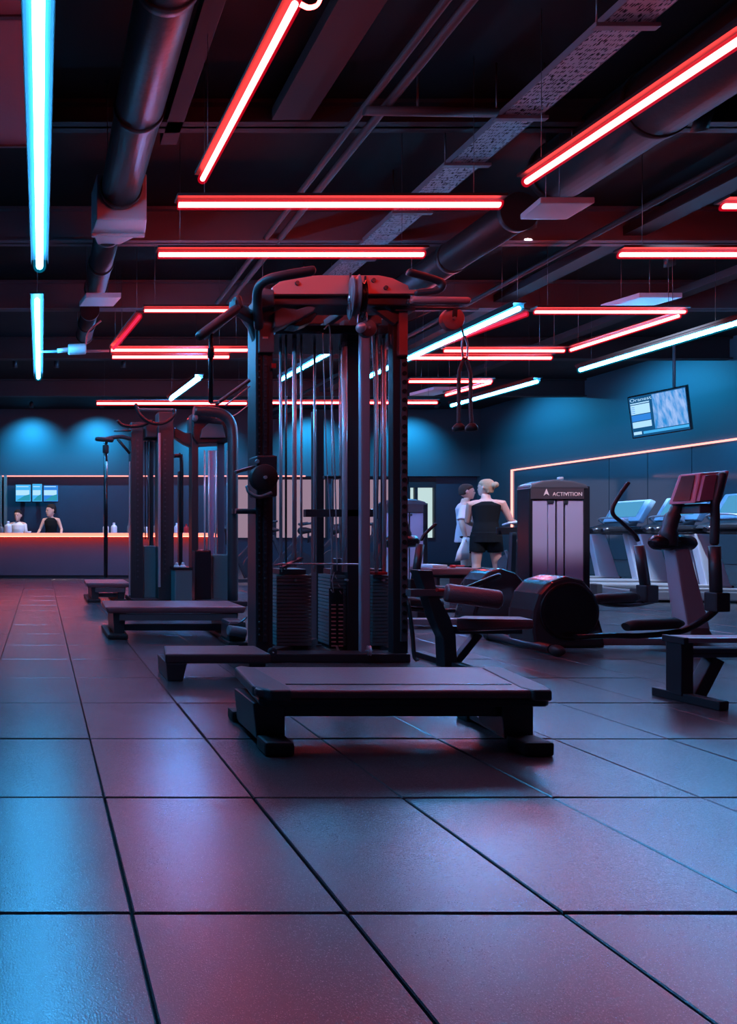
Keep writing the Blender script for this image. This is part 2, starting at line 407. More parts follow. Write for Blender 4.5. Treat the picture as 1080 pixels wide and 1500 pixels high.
# cross beams
for d, z, m, x0, x1, lab in ((3.25, 4.25, BEAMM, XL, XR, 'topmost dark beam crossing the ceiling at the upper edge'),
                             (4.42, 4.2, BEAMM, XL, XR, 'dark beam crossing behind the ends of the large ducts'),
                             (5.86, 4.02, BEAML, XL, XR, 'grey beam crossing above the cable machine'),
                             (7.55, 4.0, BEAML, XL, XR, 'grey beam crossing behind the blue-lit hanging panel'),
                             (9.7, 4.0, BEAMM, XL, XR, 'dark beam crossing above the left cable towers'),
                             (12.3, 4.0, BEAMM, XL, XR, 'farthest dark beam crossing before the back wall')):
    g = G(); g.box(x0, x1, d, d + .12, z, z + .02).box(x0, x1, d + .05, d + .07, z, ZC - .02).box(x0, x1, d, d + .12, ZC - .04, ZC - .01)
    tag(obj('ceiling_beam', g, m), lab, 'beam')
for x0, x1, y1, z, lab in ((1.02, 1.16, 4.68, 4.2, 'flat dark red-lit joist right of the large left duct'),
                           (1.86, 2.17, 4.4, 4.2, 'wide flat joist lit dull red right of the slanting red tube'),
                           (6.3, 6.55, 15.2, 4.1, 'long joist running to the back wall at the right'),
                           (8.6, 8.8, 15.2, 4.1, 'outer long joist running to the back wall near the television')):
    g = G(); g.box(x0, x1, .5, y1, z, z + .1, .005)
    tag(obj('ceiling_joist', g, BEAMM), lab, 'joist')
for x, z, y1, r, lab in ((2.42, CH + 3.2, 7.5, .03, 'thin pipe running to the cable machine, first of a parallel pair'),
                         (2.57, CH + 3.2, 7.5, .035, 'thin pipe running to the cable machine, second of a parallel pair'),
                         (5.7, CH + 3.1, 14, .03, 'thin pipe under the ceiling right of the smaller duct')):
    g = G(); g.tube([(x, .5, z), (x, y1, z)], r, 12); tag(obj('ceiling_pipe', g, BEAMM), lab, 'pipe')
d = 4.05
g = G(); g.tube([(2.4, d, Z(162, d)), (3.38, d, Z(165, d))], .03, 12).tube([(X(612, d), d, Z(160, d)), (X(612, d), d, ZC)], .008, 8)
tag(obj('cross_pipe', g, BEAMM), 'short horizontal pipe crossing under the cable tray', 'pipe')
# left acoustic panels
ACOU = mat('grey_acoustic_panel', (.6, .55, .62), .75, bump=.1, bscale=90)
for y0, y1, lab in ((1.2, 2.2, 'hidden'), (2.21, 3.05, 'grey ceiling panel at the top left corner, nearest of three'), (3.07, 4.06, 'grey ceiling panel behind the wide cyan tube, farthest of the row')):
    if lab == 'hidden': lab = 'grey ceiling panel above the top left corner, mostly out of sight'
    z = CH + 2.9; t = thing('ceiling_panel', lab, 'panel', (-.9, y0, z))
    obj('panel', G().box(-1.7, -.08, y0, y1, z, z + .04, .006), ACOU, t)
    obj('edge_trim', G().box(-1.7, -.07, y1 - .012, y1 + .006, z - .012, z + .045), GREY, t)
# cable tray
TRAY = bpy.data.materials.new('perforated_tray'); TRAY.use_nodes = True; nt = TRAY.node_tree; b = nt.nodes['Principled BSDF']
b.inputs['Base Color'].default_value = (.42, .40, .44, 1); b.inputs['Metallic'].default_value = .3; b.inputs['Roughness'].default_value = .45
tc = nt.nodes.new('ShaderNodeTexCoord'); mp = nt.nodes.new('ShaderNodeMapping'); mp.inputs['Scale'].default_value = (58, 30, 30)
v = nt.nodes.new('ShaderNodeTexVoronoi'); v.inputs['Scale'].default_value = 1; v.inputs['Randomness'].default_value = .45
gt = nt.nodes.new('ShaderNodeMath'); gt.operation = 'GREATER_THAN'; gt.inputs[1].default_value = .43
nt.links.new(tc.outputs['Object'], mp.inputs['Vector']); nt.links.new(mp.outputs[0], v.inputs['Vector']); nt.links.new(v.outputs['Distance'], gt.inputs[0])
nt.links.new(gt.outputs[0], b.inputs['Alpha'])
t = thing('cable_tray', 'perforated metal cable tray running diagonally under the ceiling', 'cable tray', (3.6, 3, CH + 3.15))
zt_ = CH + 3.15
obj('tray_floor', G().box(3.46, 3.74, 1.5, 7.6, zt_, zt_ + .004), TRAY, t)
obj('side_rail', G().box(3.452, 3.46, 1.5, 7.6, zt_, zt_ + .05).box(3.74, 3.748, 1.5, 7.6, zt_, zt_ + .05), GREY, t)
for y in (3.36, 4.1, 4.62, 5.3, 6.2, 7.1):
    obj('bracket', G().bar((3.4, y, zt_ - .015), (3.8, y, zt_ - .015), .035, .025, bev=.004), GREY, t)
    for x in (3.42, 3.78): obj('rod', G().tube([(x, y, zt_), (x, y, ZC)], .005, 6), DSTEEL, t)
# pale valve fitting at the far left
t = thing('pipe_fitting', 'pale pipe fitting with a bent red hose hanging at the left of the red pair', 'pipe fitting', P(118, 512, 7.3))
obj('body', G().cyl(P(100, 512, 7.3), P(126, 511, 7.3), .07, 20, .015).cyl(P(84, 514, 7.3), P(101, 512, 7.3), .03, 16), WHITE, t)
obj('pipe', G().cyl(P(60, 515, 7.3), P(160, 514, 7.35), .018, 12), GREY, t)
obj('hose', G().tube(curve([P(126, 504, 7.3), P(127, 492, 7.2), P(133, 482, 7.1), P(148, 470, 7)]), .012, 8), REDP, t)

# ---------------------------------------------------------------- wall washers and bar lamps
def spot(name, loc, tgt, col, power, ang, blend=1.0, label=None, size=.02, fixture=True):
    L = bpy.data.lights.new(name, 'SPOT'); L.energy = power; L.color = col; L.spot_size = math.radians(ang); L.spot_blend = blend; L.shadow_soft_size = size
    o = bpy.data.objects.new('lamp', L); COL.objects.link(o)
    d = (Vector(tgt) - Vector(loc)).normalized()
    t = thing(name, label, 'spotlight', tuple(loc)); o.parent = t
    o.rotation_euler = d.to_track_quat('-Z', 'Y').to_euler()
    l = Vector(loc)
    obj('can', G().tube([l - d * .16, l - d * .01], .05, 16), BLACK, t)
    obj('arm', G().tube([l - d * .12, (l.x, l.y, ZC)], .01, 8), BLACK, t)
BLUE = (.02, .42, .85)
for x, lab in ((-.25, 'blue wall washer above the bar screens'), (1.6, 'blue wall washer above the bar bottles'), (4.6, 'blue wall washer hidden behind the cable towers'),
               (7.6, 'blue wall washer behind the guide rods'), (10.35, 'blue wall washer above the bright doorway')):
    spot('wall_washer', (x, 14.3, 4.2), (x, 15.28, 3.0), BLUE, 560, 105, label=lab)
for y, lab in ((13.2, 'blue wall washer on the right wall nearest the corner'), (10.6, 'blue wall washer on the right wall above the mirror')):
    spot('wall_washer', (11.0, y, 4.25), (12.3, y, 3.0), BLUE, 360, 120, label=lab)
spot('wall_washer', (11.0, 7.6, 4.25), (12.3, 7.6, 3.0), (.5, .42, .8), 300, 130, label='dim violet wall washer right of the television')
for x, lab in ((-.5, 'white lamp over the left bar attendant'), (.3, 'white lamp over the bar attendant in the black vest'), (1.6, 'white lamp over the bottles on the bar')):
    spot('bar_lamp', (x, 10.6, 4.1), (x, 11.4, 1.1), (1, .88, .86), 260, 50, label=lab)
spot('fill_spotlight', (5.2, 5.8, 4.1), (6.2, 7.6, 1.1), (1, .8, .85), 200, 36, label='added white fill light aimed at the two people standing')  # fill lamp added to brighten the two people
spot('fill_spotlight', (5.3, 4.4, 4.1), (6.1, 6.3, .9), (.8, .76, 1), 700, 46, label='added pale fill light aimed at the near lavender weight stack tower')  # extra lamp put in to lighten the shroud panels
spot('fill_spotlight', (7.6, 6.6, 4.1), (9.1, 8.0, .6), (.6, .75, 1), 1500, 80, label='added cool fill light aimed at the row of treadmills')  # extra cool lamp added to lift the treadmill uprights

# ================================================================ equipment
def pb(g, x0, x1, yt, yb_, d0, d1, bev=.004, floor=False):
    return g.box(X(x0, d0), X(x1, d0), d0, d1, 0 if floor else Z(yb_, d0), Z(yt, d0), bev)
def pp(g, pts, d0, d1, bev=.004, dp=None):
    dp = dp or d0
    return g.prism([(X(a, dp), Z(b, dp)) for a, b in pts], d0, d1, 'xz', bev)
def pt(pts, d): return [P(a, b, d if len(q) == 0 else q[0]) for a, b, *q in pts]
LGREY = mat('red_lit_grey_paint', (.55, .26, .26), .45, 0, .5)  # grey parts; red light and highlights are put into the colour
MGREY = mat('mid_grey_paint', (.13, .125, .135), .4, 0, .5)
HOLE = mat('pin_hole_black', (.004, .004, .004), .9)

# ---------------- big cable machine
t = thing('cable_machine', 'tall black multi-station cable machine with weight stacks in the middle of the room', 'gym machine', (X(486, 4), 4.0, 0))
d = 3.68
for x0, x1, d0, dp in ((375, 400, d, .15), (576, 598, d, .055)):
    obj('upright', pb(G(), x0, x1, 436, 0, d0, d0 + dp, .006, True), BLACK, t)
for x0, x1, d0, yt_ in ((464, 475, 4.25, 600), (509, 527, 4.0, 470)):
    obj('inner_column', pb(G(), x0, x1, yt_, 0, d0, d0 + .09, .005, True), BLACK, t)
obj('front_column', pb(G(), 529, 543, 486, 0, 3.72, 3.755, .010, True), mat('satin_column', (.5, .52, .6), .34, .4), t)
# perforated adjustment rails
def rail(x0, x1, y0, y1, step, dd, base, holes, name='adjustment_rail', hr=.011, par=None):
    g = G(); pb(g, x0, x1, y0, y1, dd - .012, dd, .002); g.m = 1; y = y0 + step * .6
    while y < y1 - 4:
        c = P((x0 + x1) / 2, y, dd - .012); g.tube([c + Vector((0, -.004, 0)), c + Vector((0, .002, 0))], hr, 10); y += step
    obj(name, g, [base, holes], par)
rail(386, 392, 520, 940, 9.2, 3.68, BLACK, DSTEEL, par=t, hr=.008)
rail(378, 382, 520, 940, 9.2, 3.68, BLACKG, DSTEEL, par=t, hr=.006)
rail(588, 597, 526, 940, 13, 3.68, MGREY, HOLE, par=t, hr=.015)
obj('post_sleeve', pb(G(), 380, 402, 448, 516, 3.655, 3.70, .006), MGREY, t)
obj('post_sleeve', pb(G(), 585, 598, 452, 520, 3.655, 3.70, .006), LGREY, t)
obj('collar', pb(G(), 580, 609, 448, 455, 3.64, 3.72, .004), MGREY, t)
obj('warning_label', pb(G(), 385, 393, 493, 496, 3.652, 3.655, 0), WHITE, t)
# top plate and beams
obj('arch_plate', pp(G(), [(398, 431), (400, 420), (412, 411), (440, 404.5), (470, 403), (555, 403), (575, 407), (598, 418), (600, 424), (638, 424), (634, 430)], 3.58, 3.61, .004), mat('arch_plate_red_lit', (1.0, .34, .28), .45), t)  # base colour carries the red light falling on the plate
for a, b in ((436, 414), (548, 410), (566, 421)): c = P(a, b, 3.572); obj('bolt', G().tube([c, c + Vector((0, .012, 0))], .014, 12), DSTEEL, t)
obj('top_beam', pb(G(), 392, 602, 431, 447, 3.61, 3.78, .008), BLACK, t)
obj('rear_beam', pb(G(), 420, 560, 455, 475, 4.1, 4.35, .008), BLACK, t)
obj('side_beam', G().bar(P(392, 445, 3.7), P(468, 452, 4.3), .09, .07, bev=.008), BLACK, t)
obj('side_beam', G().bar(P(585, 445, 3.7), P(520, 458, 4.3), .09, .07, bev=.008), BLACK, t)
obj('rod_head_plate', pb(G(), 404, 588, 476, 489, 3.86, 4.3, .006), BLACKG, t)
obj('head_bracket', pp(G(), [(402, 479), (402, 456), (414, 450), (436, 453), (455, 446), (464, 450), (460, 456), (438, 468), (424, 474), (410, 480)], 3.62, 3.72, .01), MGREY, t)
obj('head_bracket', pp(G(), [(424, 476), (440, 470), (462, 457), (466, 460), (456, 472), (440, 478)], 3.66, 3.76, .006), BLACKG, t)
obj('elbow_bracket', pp(G(), [(380, 452), (380, 428), (388, 421), (402, 424), (404, 446)], 3.56, 3.70, .012), MGREY, t)
obj('diagonal_brace', G().bar(P(541, 443, 3.66), P(580, 472, 3.66), .03, .05, up=(0, 0, 1), bev=.004), MGREY, t)
obj('diagonal_brace', G().bar(P(500, 458, 3.8), P(478, 474, 3.9), .05, .05, bev=.008), GREY, t)
obj('gusset', pp(G(), [(568, 446), (586, 446), (586, 476), (576, 462)], 3.66, 3.69, .003), MGREY, t)
obj('gusset', pp(G(), [(344, 446), (362, 446), (380, 470), (382, 520), (374, 500), (366, 478)], 3.7, 3.75, .008), BLACK, t)
for a, b in ((493, 486), (508, 476), (478, 480), (420, 486)):
    obj('rod_cap', pb(G(), a - 4, a + 4, b - 8, b + 6, 3.9, 3.96, .006), MGREY, t)
# handles
obj('pull_up_handle', G().tube(curve([P(379, 478, 3.62), P(377, 445, 3.56), P(378, 424, 3.5), P(388, 412, 3.46), P(410, 405, 3.42), P(456, 397, 3.4)]), .030, 16, True), GRIP, t)
obj('pull_up_handle', G().tube(curve([P(600, 399, 3.5), P(622, 405, 3.5), P(643, 412, 3.5), P(648, 419, 3.5), P(640, 426, 3.52), P(612, 429, 3.56)]), .022, 16, True), GRIP, t)
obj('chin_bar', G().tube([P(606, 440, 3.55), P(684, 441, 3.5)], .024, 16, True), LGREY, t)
obj('chin_bar_mount', G().bar(P(596, 444, 3.6), P(628, 441, 3.55), .06, .03, bev=.004), BLACK, t)
obj('padded_grip', G().tube([P(293, 492, 3.45), P(346, 453, 3.5)], .031, 18, True), GRIP, t)
obj('grip_bar', G().tube([P(300, 497, 3.5), P(352, 455, 3.56)], .007, 8), STEEL, t)
obj('grip_mount', G().bar(P(340, 448, 3.5), P(376, 470, 3.7), .05, .07, bev=.01).cyl(P(346, 436, 3.52), P(350, 452, 3.52), .03, 12, .006), BLACK, t)
obj('hanging_bar', G().tube([P(309, 489, 3.5), P(309, 590, 3.55)], .015, 12).cyl(P(309, 510, 3.5), P(309, 524, 3.5), .022, 12, .004), BLACKG, t)
obj('angled_bar', G().tube([P(318, 591, 3.6), P(364, 558, 3.7)], .014, 12, True), MGREY, t)
obj('angled_bar', G().tube([P(330, 594, 3.6), P(366, 566, 3.7)], .006, 8).tube([P(309, 590, 3.55), P(321, 589, 3.6)], .01, 8), STEEL, t)
obj('arm', G().tube([P(600, 452, 3.66), P(662, 452, 3.72), P(700, 453, 3.75)], .009, 10).tube([P(598, 472, 3.7), P(632, 456, 3.7)], .004, 6), BLACK, t)
# pulleys
def pulley(c, r, wd, axis, m, par, name='pulley'):
    ax = {'x': Vector((.94, -.34, 0)), 'y': Vector((0, 1, 0))}[axis]; c = Vector(c)
    prof = [(r * .2, -wd / 2), (r * .96, -wd / 2), (r, -wd / 2 + .003), (r * .86, -wd * .12), (r * .86, wd * .12), (r, wd / 2 - .003), (r * .96, wd / 2), (r * .2, wd / 2)]
    g = G().tube([c + ax * h for q, h in prof], [q for q, h in prof], 28)
    o = obj(name, g, m, par)
    obj('axle', G().cyl(c - ax * (wd * .5 + .012), c + ax * (wd * .5 + .012), r * .13, 12), STEEL, o)
    return o
pulley(P(519, 436, 3.52), .135, .045, 'x', GREY, t); pulley(P(530, 440, 3.52), .12, .03, 'x', BLACKG, t)
obj('pulley_fork', G().bar(P(513, 405, 3.6), P(515, 460, 3.5), .012, .07, bev=.003).bar(P(535, 408, 3.6), P(536, 462, 3.5), .012, .05, bev=.003), BLACK, t)
o = pulley(P(538, 482, 3.5), .055, .03, 'y', MGREY, t)
obj('swivel_hook', G().ball(P(529, 480, 3.47), .032, 1, .8, 1).tube(curve([P(524, 474, 3.48), P(526, 460, 3.48), P(536, 458, 3.48), P(538, 470, 3.48)]), .005, 8), STEEL, t)
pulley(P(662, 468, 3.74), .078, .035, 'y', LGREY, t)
obj('pulley_bracket', G().bar(P(664, 452, 3.74), P(663, 466, 3.74), .03, .05, bev=.004), BLACK, t)
obj('pulley_link', G().tube([P(676, 478, 3.72), P(680, 494, 3.72)], .006, 8), BLACK, t)
# guide rods and cables
for a, dd, r_, m, y0, y1 in ((411, 4.05, .009, STEEL, 486, 838), (419, 3.95, .0075, DSTEEL, 488, 838), (431.5, 3.95, .015, CHROME, 488, 830), (441.5, 3.98, .008, CHROME, 492, 828),
                            (461, 4.1, .009, STEEL, 494, 838), (503, 3.98, .008, CHROME, 500, 838), (505, 3.9, .017, CHROME, 508, 838),
                            (551.5, 3.9, .012, CHROME, 490, 838), (563, 3.95, .013, CHROME, 488, 838), (571, 4.0, .009, STEEL, 500, 840), (413, 3.9, .004, STEEL, 560, 838), (498, 4.2, .006, STEEL, 492, 900), (486.5, 4.2, .006, STEEL, 492, 900), (559, 4.1, .006, DSTEEL, 492, 880)):
    obj('guide_rod', G().cyl(P(a, y1, dd), P(a, y0, dd), r_, 12), m, t)
obj('cable', G().tube(curve([P(473, 488, 3.85), P(475, 560, 3.85), P(479, 680, 3.85), P(486, 800, 3.85), P(484, 850, 3.85)]), .0035, 8), STEEL, t)
obj('cable', G().tube(curve([P(475, 482, 3.8), P(483, 480, 3.8), P(484, 540, 3.8), P(489, 640, 3.8), P(492, 740, 3.8), P(494, 836, 3.8)]), .0042, 8), STEEL, t)
obj('cable', G().tube(curve([P(545, 490, 3.6), P(549, 600, 3.62), P(548, 700, 3.64), P(548, 820, 3.66)]), .004, 8), STEEL, t)
obj('cable', G().tube(curve([P(553, 474, 3.65), P(556, 600, 3.7), P(553, 760, 3.7)]), .0028, 6), RUBBER, t)
obj('cable', G().tube(curve([P(572, 490, 3.7), P(574, 506, 3.7), P(579, 512, 3.7)]), .003, 6), STEEL, t)
# weight stacks: every plate a part of its stack
def stack(name, x0, x1, yt, yb_, d0, d1, n, label_side=None):
    zt, z0 = Z(yt, d0), Z(yb_, d0); h = (zt - z0) / n; xa, xb = X(x0, d0), X(x1, d0)
    ORG_ = thing('tmp', None, None, ((xa + xb) / 2, d0, z0)); 
    s = obj(name, G().box(xa + .012, xb - .012, d0 + .03, d1 - .03, z0 - .03, z0, .003), RUBBER, t)
    bpy.data.objects.remove(ORG_)
    p0 = None
    for k in range(n):
        if p0 is None:
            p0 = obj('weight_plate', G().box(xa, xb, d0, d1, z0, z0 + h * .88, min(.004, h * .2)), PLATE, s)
        else:
            c = p0.copy(); COL.objects.link(c); c.parent = s; c.location = (0, 0, h * k)
    obj('top_plate', G().box(xa + .03, xb - .03, d0 + .02, d1 - .02, zt, zt + .04, .004), DSTEEL, t)
    obj('selector_pin', G().cyl(((xa + xb) / 2, d0 - .03, zt - h * 1.4), ((xa + xb) / 2, d0, zt - h * 1.4), .009, 10), STEEL, t)
    return s
stack('weight_stack', 405, 457, 842, 946, 3.92, 4.12, 20)
stack('weight_stack', 484, 528, 842, 946, 4.02, 4.2, 20)
stack('weight_stack', 546, 572, 842, 946, 3.94, 4.12, 20)
g = G()
y = 886.
while y < 948:
    for a in (485.5, 496): 
        q = P(a + 3.2, y, 3.99); g.box(q.x - .016, q.x + .016, 3.986, 3.99, q.z - .0045, q.z + .0045)
    y += 6.0
g.m = 1; pb(g, 483, 503, 862, 950, 3.99, 4.0, .001)
obj('number_strip', g, [CREAM, BLACKG], t)
g = G()
for a, b in ((486, 852), (497, 858), (486, 866), (499, 868), (492, 846)): 
    q = P(a, b, 3.98); g.tube([q + Vector((-.006, 0, .012)), q + Vector((.008, 0, -.01))], .004, 8)
obj('link_chain', g.tube(curve([P(490, 838, 3.98), P(487, 850, 3.98), P(489, 868, 3.98)]), .003, 6), STEEL, t)
obj('stack_spring', G().tube(curve([P(493, 946, 3.97), P(497, 955, 3.97), P(501, 962, 3.97)]), .008, 8), STEEL, t)
obj('stack_guard_bar', G().tube([P(400, 829, 3.8), P(412, 826, 3.82), P(529, 826.5, 3.82)], .006, 10), STEEL, t)
obj('red_tab', pb(G(), 549, 568, 838, 842, 3.9, 3.96, .002), REDP, t)
obj('stack_bracket', G().bar(P(412, 832, 3.9), P(442, 818, 3.95), .04, .02, bev=.003), DSTEEL, t)
obj('top_hub', G().cyl(P(494, 838, 3.85), P(494, 818, 3.85), .028, 16, .004), DSTEEL, t)
obj('mid_crossbar', pb(G(), 448, 549, 746, 757, 4.0, 4.04, .004), BLACK, t)
obj('mid_crossbar', pb(G(), 476, 512, 697, 701, 4.15, 4.18, .003), BLACK, t)
# adjustable carriage
c = P(384, 695, 3.5)
o = obj('pulley_carriage', G().box(X(373, 3.6), X(403, 3.6), 3.56, 3.70, Z(728, 3.6), Z(668, 3.6), .012), BLACK, t)
pulley(P(386, 700, 3.5), .085, .05, 'y', RUBBER, o)
obj('carriage_arm', G().tube(curve([P(362, 712, 3.5), P(366, 722, 3.48), P(380, 728, 3.46), P(398, 722, 3.46)]), .012, 10).bar(P(345, 692, 3.55), P(372, 684, 3.6), .03, .02, bev=.003), MGREY, o)
obj('pull_pin', G().cyl(P(377, 676, 3.5), P(377, 676, 3.56), .014, 12, .003), STEEL, o)
obj('red_reflector', pb(G(), 398, 405, 532, 539, 3.66, 3.68, .002), REDP, t)
obj('band_peg', G().cyl(P(345, 749, 3.7), P(376, 749, 3.7), .018, 12, .003), BLACK, t)
# base
obj('base_beam', pb(G(), 368, 602, 958, 0, 3.66, 3.78, .008, True), BLACK, t)
obj('base_beam', pb(G(), 455, 540, 945, 0, 4.2, 4.32, .008, True), BLACK, t)
obj('base_beam', G().bar(P(390, 958, 3.78), P(458, 940, 4.25), .08, .06, bev=.006), BLACK, t)
obj('base_beam', G().bar(P(585, 958, 3.78), P(535, 940, 4.25), .08, .06, bev=.006), BLACK, t)
pulley(P(541, 953, 3.62), .035, .02, 'x', STEEL, t)
pulley(P(399, 955, 3.62), .03, .02, 'y', DSTEEL, t)
obj('loose_strap', G().tube(curve([P(598, 880, 3.66), P(604, 925, 3.62), P(607, 960, 3.6), P(612, 968, 3.58)]), .012, 8), RUBBER, t)
obj('foot_plate', G().hexa([(X(242, 3.2), 3.2, .10), (1.35, 3.2, .10), (1.35, 3.45, .10), (X(240, 3.45), 3.45, .10), (X(242, 3.2), 3.2, .158), (1.35, 3.2, .158), (1.35, 3.45, .158), (X(240, 3.45), 3.45, .158)], .012), mat('foot_plate_rubber', (.10, .08, .085), .42, bump=.2, bscale=200), t)
obj('foot_plate_leg', G().hexa([(.74, 3.19, 0), (.83, 3.19, 0), (.83, 3.45, 0), (.74, 3.45, 0), (.735, 3.2, .105), (.86, 3.2, .105), (.86, 3.45, .105), (.735, 3.45, .105)], .008), BLACK, t)
obj('foot_plate_leg', G().box(1.24, 1.34, 3.25, 3.7, 0, .11, .008), BLACK, t)

# rope hanging from the side pulley
t = thing('triceps_rope', 'double-ended rope with black rubber ends hanging right of the big cable machine', 'rope', tuple(P(681, 628, 3.72)))
obj('carabiner', G().tube(curve([P(680, 492, 3.72), P(677, 505, 3.72), P(679, 526, 3.72), P(684, 526, 3.72), P(685, 505, 3.72), P(681, 492, 3.72)]), .006, 8), STEEL, t)
for s, e in ((-1, 672), (1, 691)):
    obj('rope', G().tube(curve([P(681 + s, 524, 3.72), P(681 + s * 6, 538, 3.72), P(681 + s * 8.5, 552, 3.72), P(681 + s * 8.5, 590, 3.72), P(e, 622, 3.72)]), .011, 10), mat('dark_rope', (.10, .08, .09), .7, bump=.5, bscale=180), t)
    obj('rope_end', G().lathe(P(e, 632, 3.72), [(.02, 0), (.034, .006), (.036, .03), (.02, .05), (.012, .055)], 16), RUBBER, t)

# ---------------- bench platform in the foreground
t = thing('flat_bench', 'low black padded platform bench in front of the big cable machine, closest to the camera', 'bench', (1.45, 2.33, 0))
zt = .243; 
A = [(X(378, 2.15), 2.18), (X(395, 2.15), 2.145), (X(800, 2.15), 2.145), (X(813, 2.15), 2.18), (2.10, 2.50), (2.06, 2.535), (.94, 2.535), (.905, 2.50)]
pts = G(); pts.prism(A, zt - .035, zt, 'xy', .012, 3)
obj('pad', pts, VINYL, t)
B = [(.865, 2.17), (.89, 2.15), (1.99, 2.15), (2.02, 2.17), (2.09, 2.49), (.91, 2.49)]
obj('pad_base', G().prism(B, zt - .068, zt - .036, 'xy', .01), BLACKG, t)
obj('edge_cap', G().prism([(.852, 2.20), (.90, 2.135), (.98, 2.135), (.995, 2.18), (.985, 2.5), (.93, 2.545), (.89, 2.51)], zt - .04, zt + .004, 'xy', .010, 3), mat('grey_end_cap', (.09, .085, .09), .35, bump=.2, bscale=200), t)
obj('edge_cap', G().prism([(2.035, 2.20), (2.0, 2.135), (1.93, 2.135), (1.915, 2.18), (2.02, 2.5), (2.07, 2.545), (2.12, 2.51)], zt - .04, zt + .004, 'xy', .010, 3), MATS['grey_end_cap'], t)
obj('under_beam', G().box(.95, 1.95, 2.22, 2.42, .115, .176, .006), BLACK, t)
obj('deck_groove', G().box(1.0, 1.92, 2.225, 2.235, zt - .001, zt + .0025, .001), BLACKG, t)
for xa, sk in ((.93, 0.0), (1.93, .07)):
    obj('leg', G().hexa([(xa - .06, 2.2, .03), (xa + .055, 2.2, .03), (xa + .055 + sk, 2.42, .03), (xa - .06 + sk, 2.42, .03), (xa - .075, 2.2, .176), (xa + .055, 2.2, .176), (xa + .055 + sk, 2.42, .176), (xa - .075 + sk, 2.42, .176)], .006), BLACK, t)
    xb = xa - .012
    o = obj('foot_rail', G().bar((xb, 2.13, .03), (xb + sk, 2.53, .03), .055, .03, bev=.005), DSTEEL, t)
    obj('foot_cap', G().box(xb - .055, xb + .06, 2.10, 2.19, 0, .055, .012), RUBBER, o)
    obj('foot_cap', G().box(xb - .045 + sk, xb + .045 + sk, 2.49, 2.56, 0, .05, .012), RUBBER, o)
    obj('rail_edge', G().bar((xb + .032, 2.15, .045), (xb + .032 + sk, 2.5, .045), .006, .006), STEEL, o)

# ---------------- benches behind on the left
def low_bench(x0, x1, d0, d1, zt, th, label, shelf=True, name='step_bench'):
    t = thing(name, label, 'bench', ((x0 + x1) / 2, (d0 + d1) / 2, 0)); L = x1 - x0
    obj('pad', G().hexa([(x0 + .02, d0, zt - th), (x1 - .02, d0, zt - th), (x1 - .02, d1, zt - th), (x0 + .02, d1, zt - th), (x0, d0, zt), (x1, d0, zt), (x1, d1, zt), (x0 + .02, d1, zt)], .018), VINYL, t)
    obj('rail', G().box(x0 + .12, x1 - .08, d0 + .01, d0 + .04, zt - th - .06, zt - th - .005, .003), MGREY, t)
    for x in (x0 + .08, x1 - .16):
        o = obj('leg', G().hexa([(x, d0 + .03, .03), (x + .08, d0 + .03, .03), (x + .08, d1 - .03, .03), (x, d1 - .03, .03), (x - .01, d0 + .03, zt - th), (x + .1, d0 + .03, zt - th), (x + .1, d1 - .03, zt - th), (x - .01, d1 - .03, zt - th)], .006), BLACK, t)
        obj('foot', G().box(x - .06, x + .11, d0 - .02, d1 + .03, 0, .04, .012), RUBBER, o)
    if shelf: obj('stretcher', G().box(x0 + .17, x1 - .17, d0 + .08, d0 + .14, .055, .105, .004), GREY, t)
    return t
low_bench(X(154, 4.5), X(362, 4.5), 4.5, 4.95, Z(889, 4.5), .055, 'long low bench with a pale stretcher in front of the left cable towers')
low_bench(X(125, 7.1), X(190, 7.1), 7.0, 7.6, Z(853, 7.1), .06, 'small far low bench left of the cable towers near the bar')
# foot end fitting next to the post
t = thing('foot_roller', 'dark wheeled fitting on the floor left of the big machine base', 'roller', (X(345, 4.3), 4.3, 0))
obj('housing', G().box(X(335, 4.25), X(362, 4.25), 4.25, 4.45, 0.02, Z(910, 4.25), .03), BLACK, t)
obj('roller', G().cyl(P(334, 923, 4.22), P(360, 927, 4.22), .04, 20, .01), GREY, t)
obj('lever', G().tube(curve([P(335, 914, 4.2), P(350, 913, 4.2), P(362, 904, 4.2)]), .008, 8), DSTEEL, t)
obj('base', G().box(X(332, 4.25), X(364, 4.25), 4.2, 4.45, 0, .03, .008), RUBBER, t)

# ---------------- leg extension seat right of the machine
t = thing('leg_curl_seat', 'black leg curl station with padded roller and seat, right of the big cable machine', 'gym machine', (X(660, 3.6), 3.6, 0))
g = G(); g.prism([(X(a, 3.5), Z(b, 3.5)) for a, b in ((612, 835), (634, 836), (642, 872), (660, 905), (668, 930), (671, 979), (652, 979), (650, 935), (636, 905), (626, 872))], 3.5, 3.58, 'xz', .006)
obj('post', g, BLACK, t)
obj('seat_frame', G().bar(P(655, 922, 3.54), P(760, 922, 3.54), .06, .05, bev=.005), BLACK, t)
obj('seat', G().hexa([P(670, 926, 3.4), P(782, 922, 3.4), P(776, 918, 3.72), P(676, 921, 3.72), P(668, 905, 3.4), P(783, 907, 3.4), P(765, 903, 3.72), P(676, 902, 3.72)], .02), VINYL, t)
obj('brace', G().bar(P(700, 928, 3.54), P(668, 968, 3.54), .04, .045, bev=.004), BLACK, t)
obj('roller_arm', G().bar(P(598, 868, 3.52), P(660, 868, 3.52), .05, .045, bev=.004), MGREY, t)
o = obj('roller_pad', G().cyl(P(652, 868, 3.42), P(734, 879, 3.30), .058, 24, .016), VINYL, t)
obj('end_cap', G().cyl(P(733, 879, 3.30), P(737, 879.5, 3.29), .035, 20, .004), BLACKG, o)
obj('base', G().bar((X(661, 3.55), 3.35, .02), (X(661, 3.55), 3.85, .02), .07, .04, bev=.006), BLACK, t)
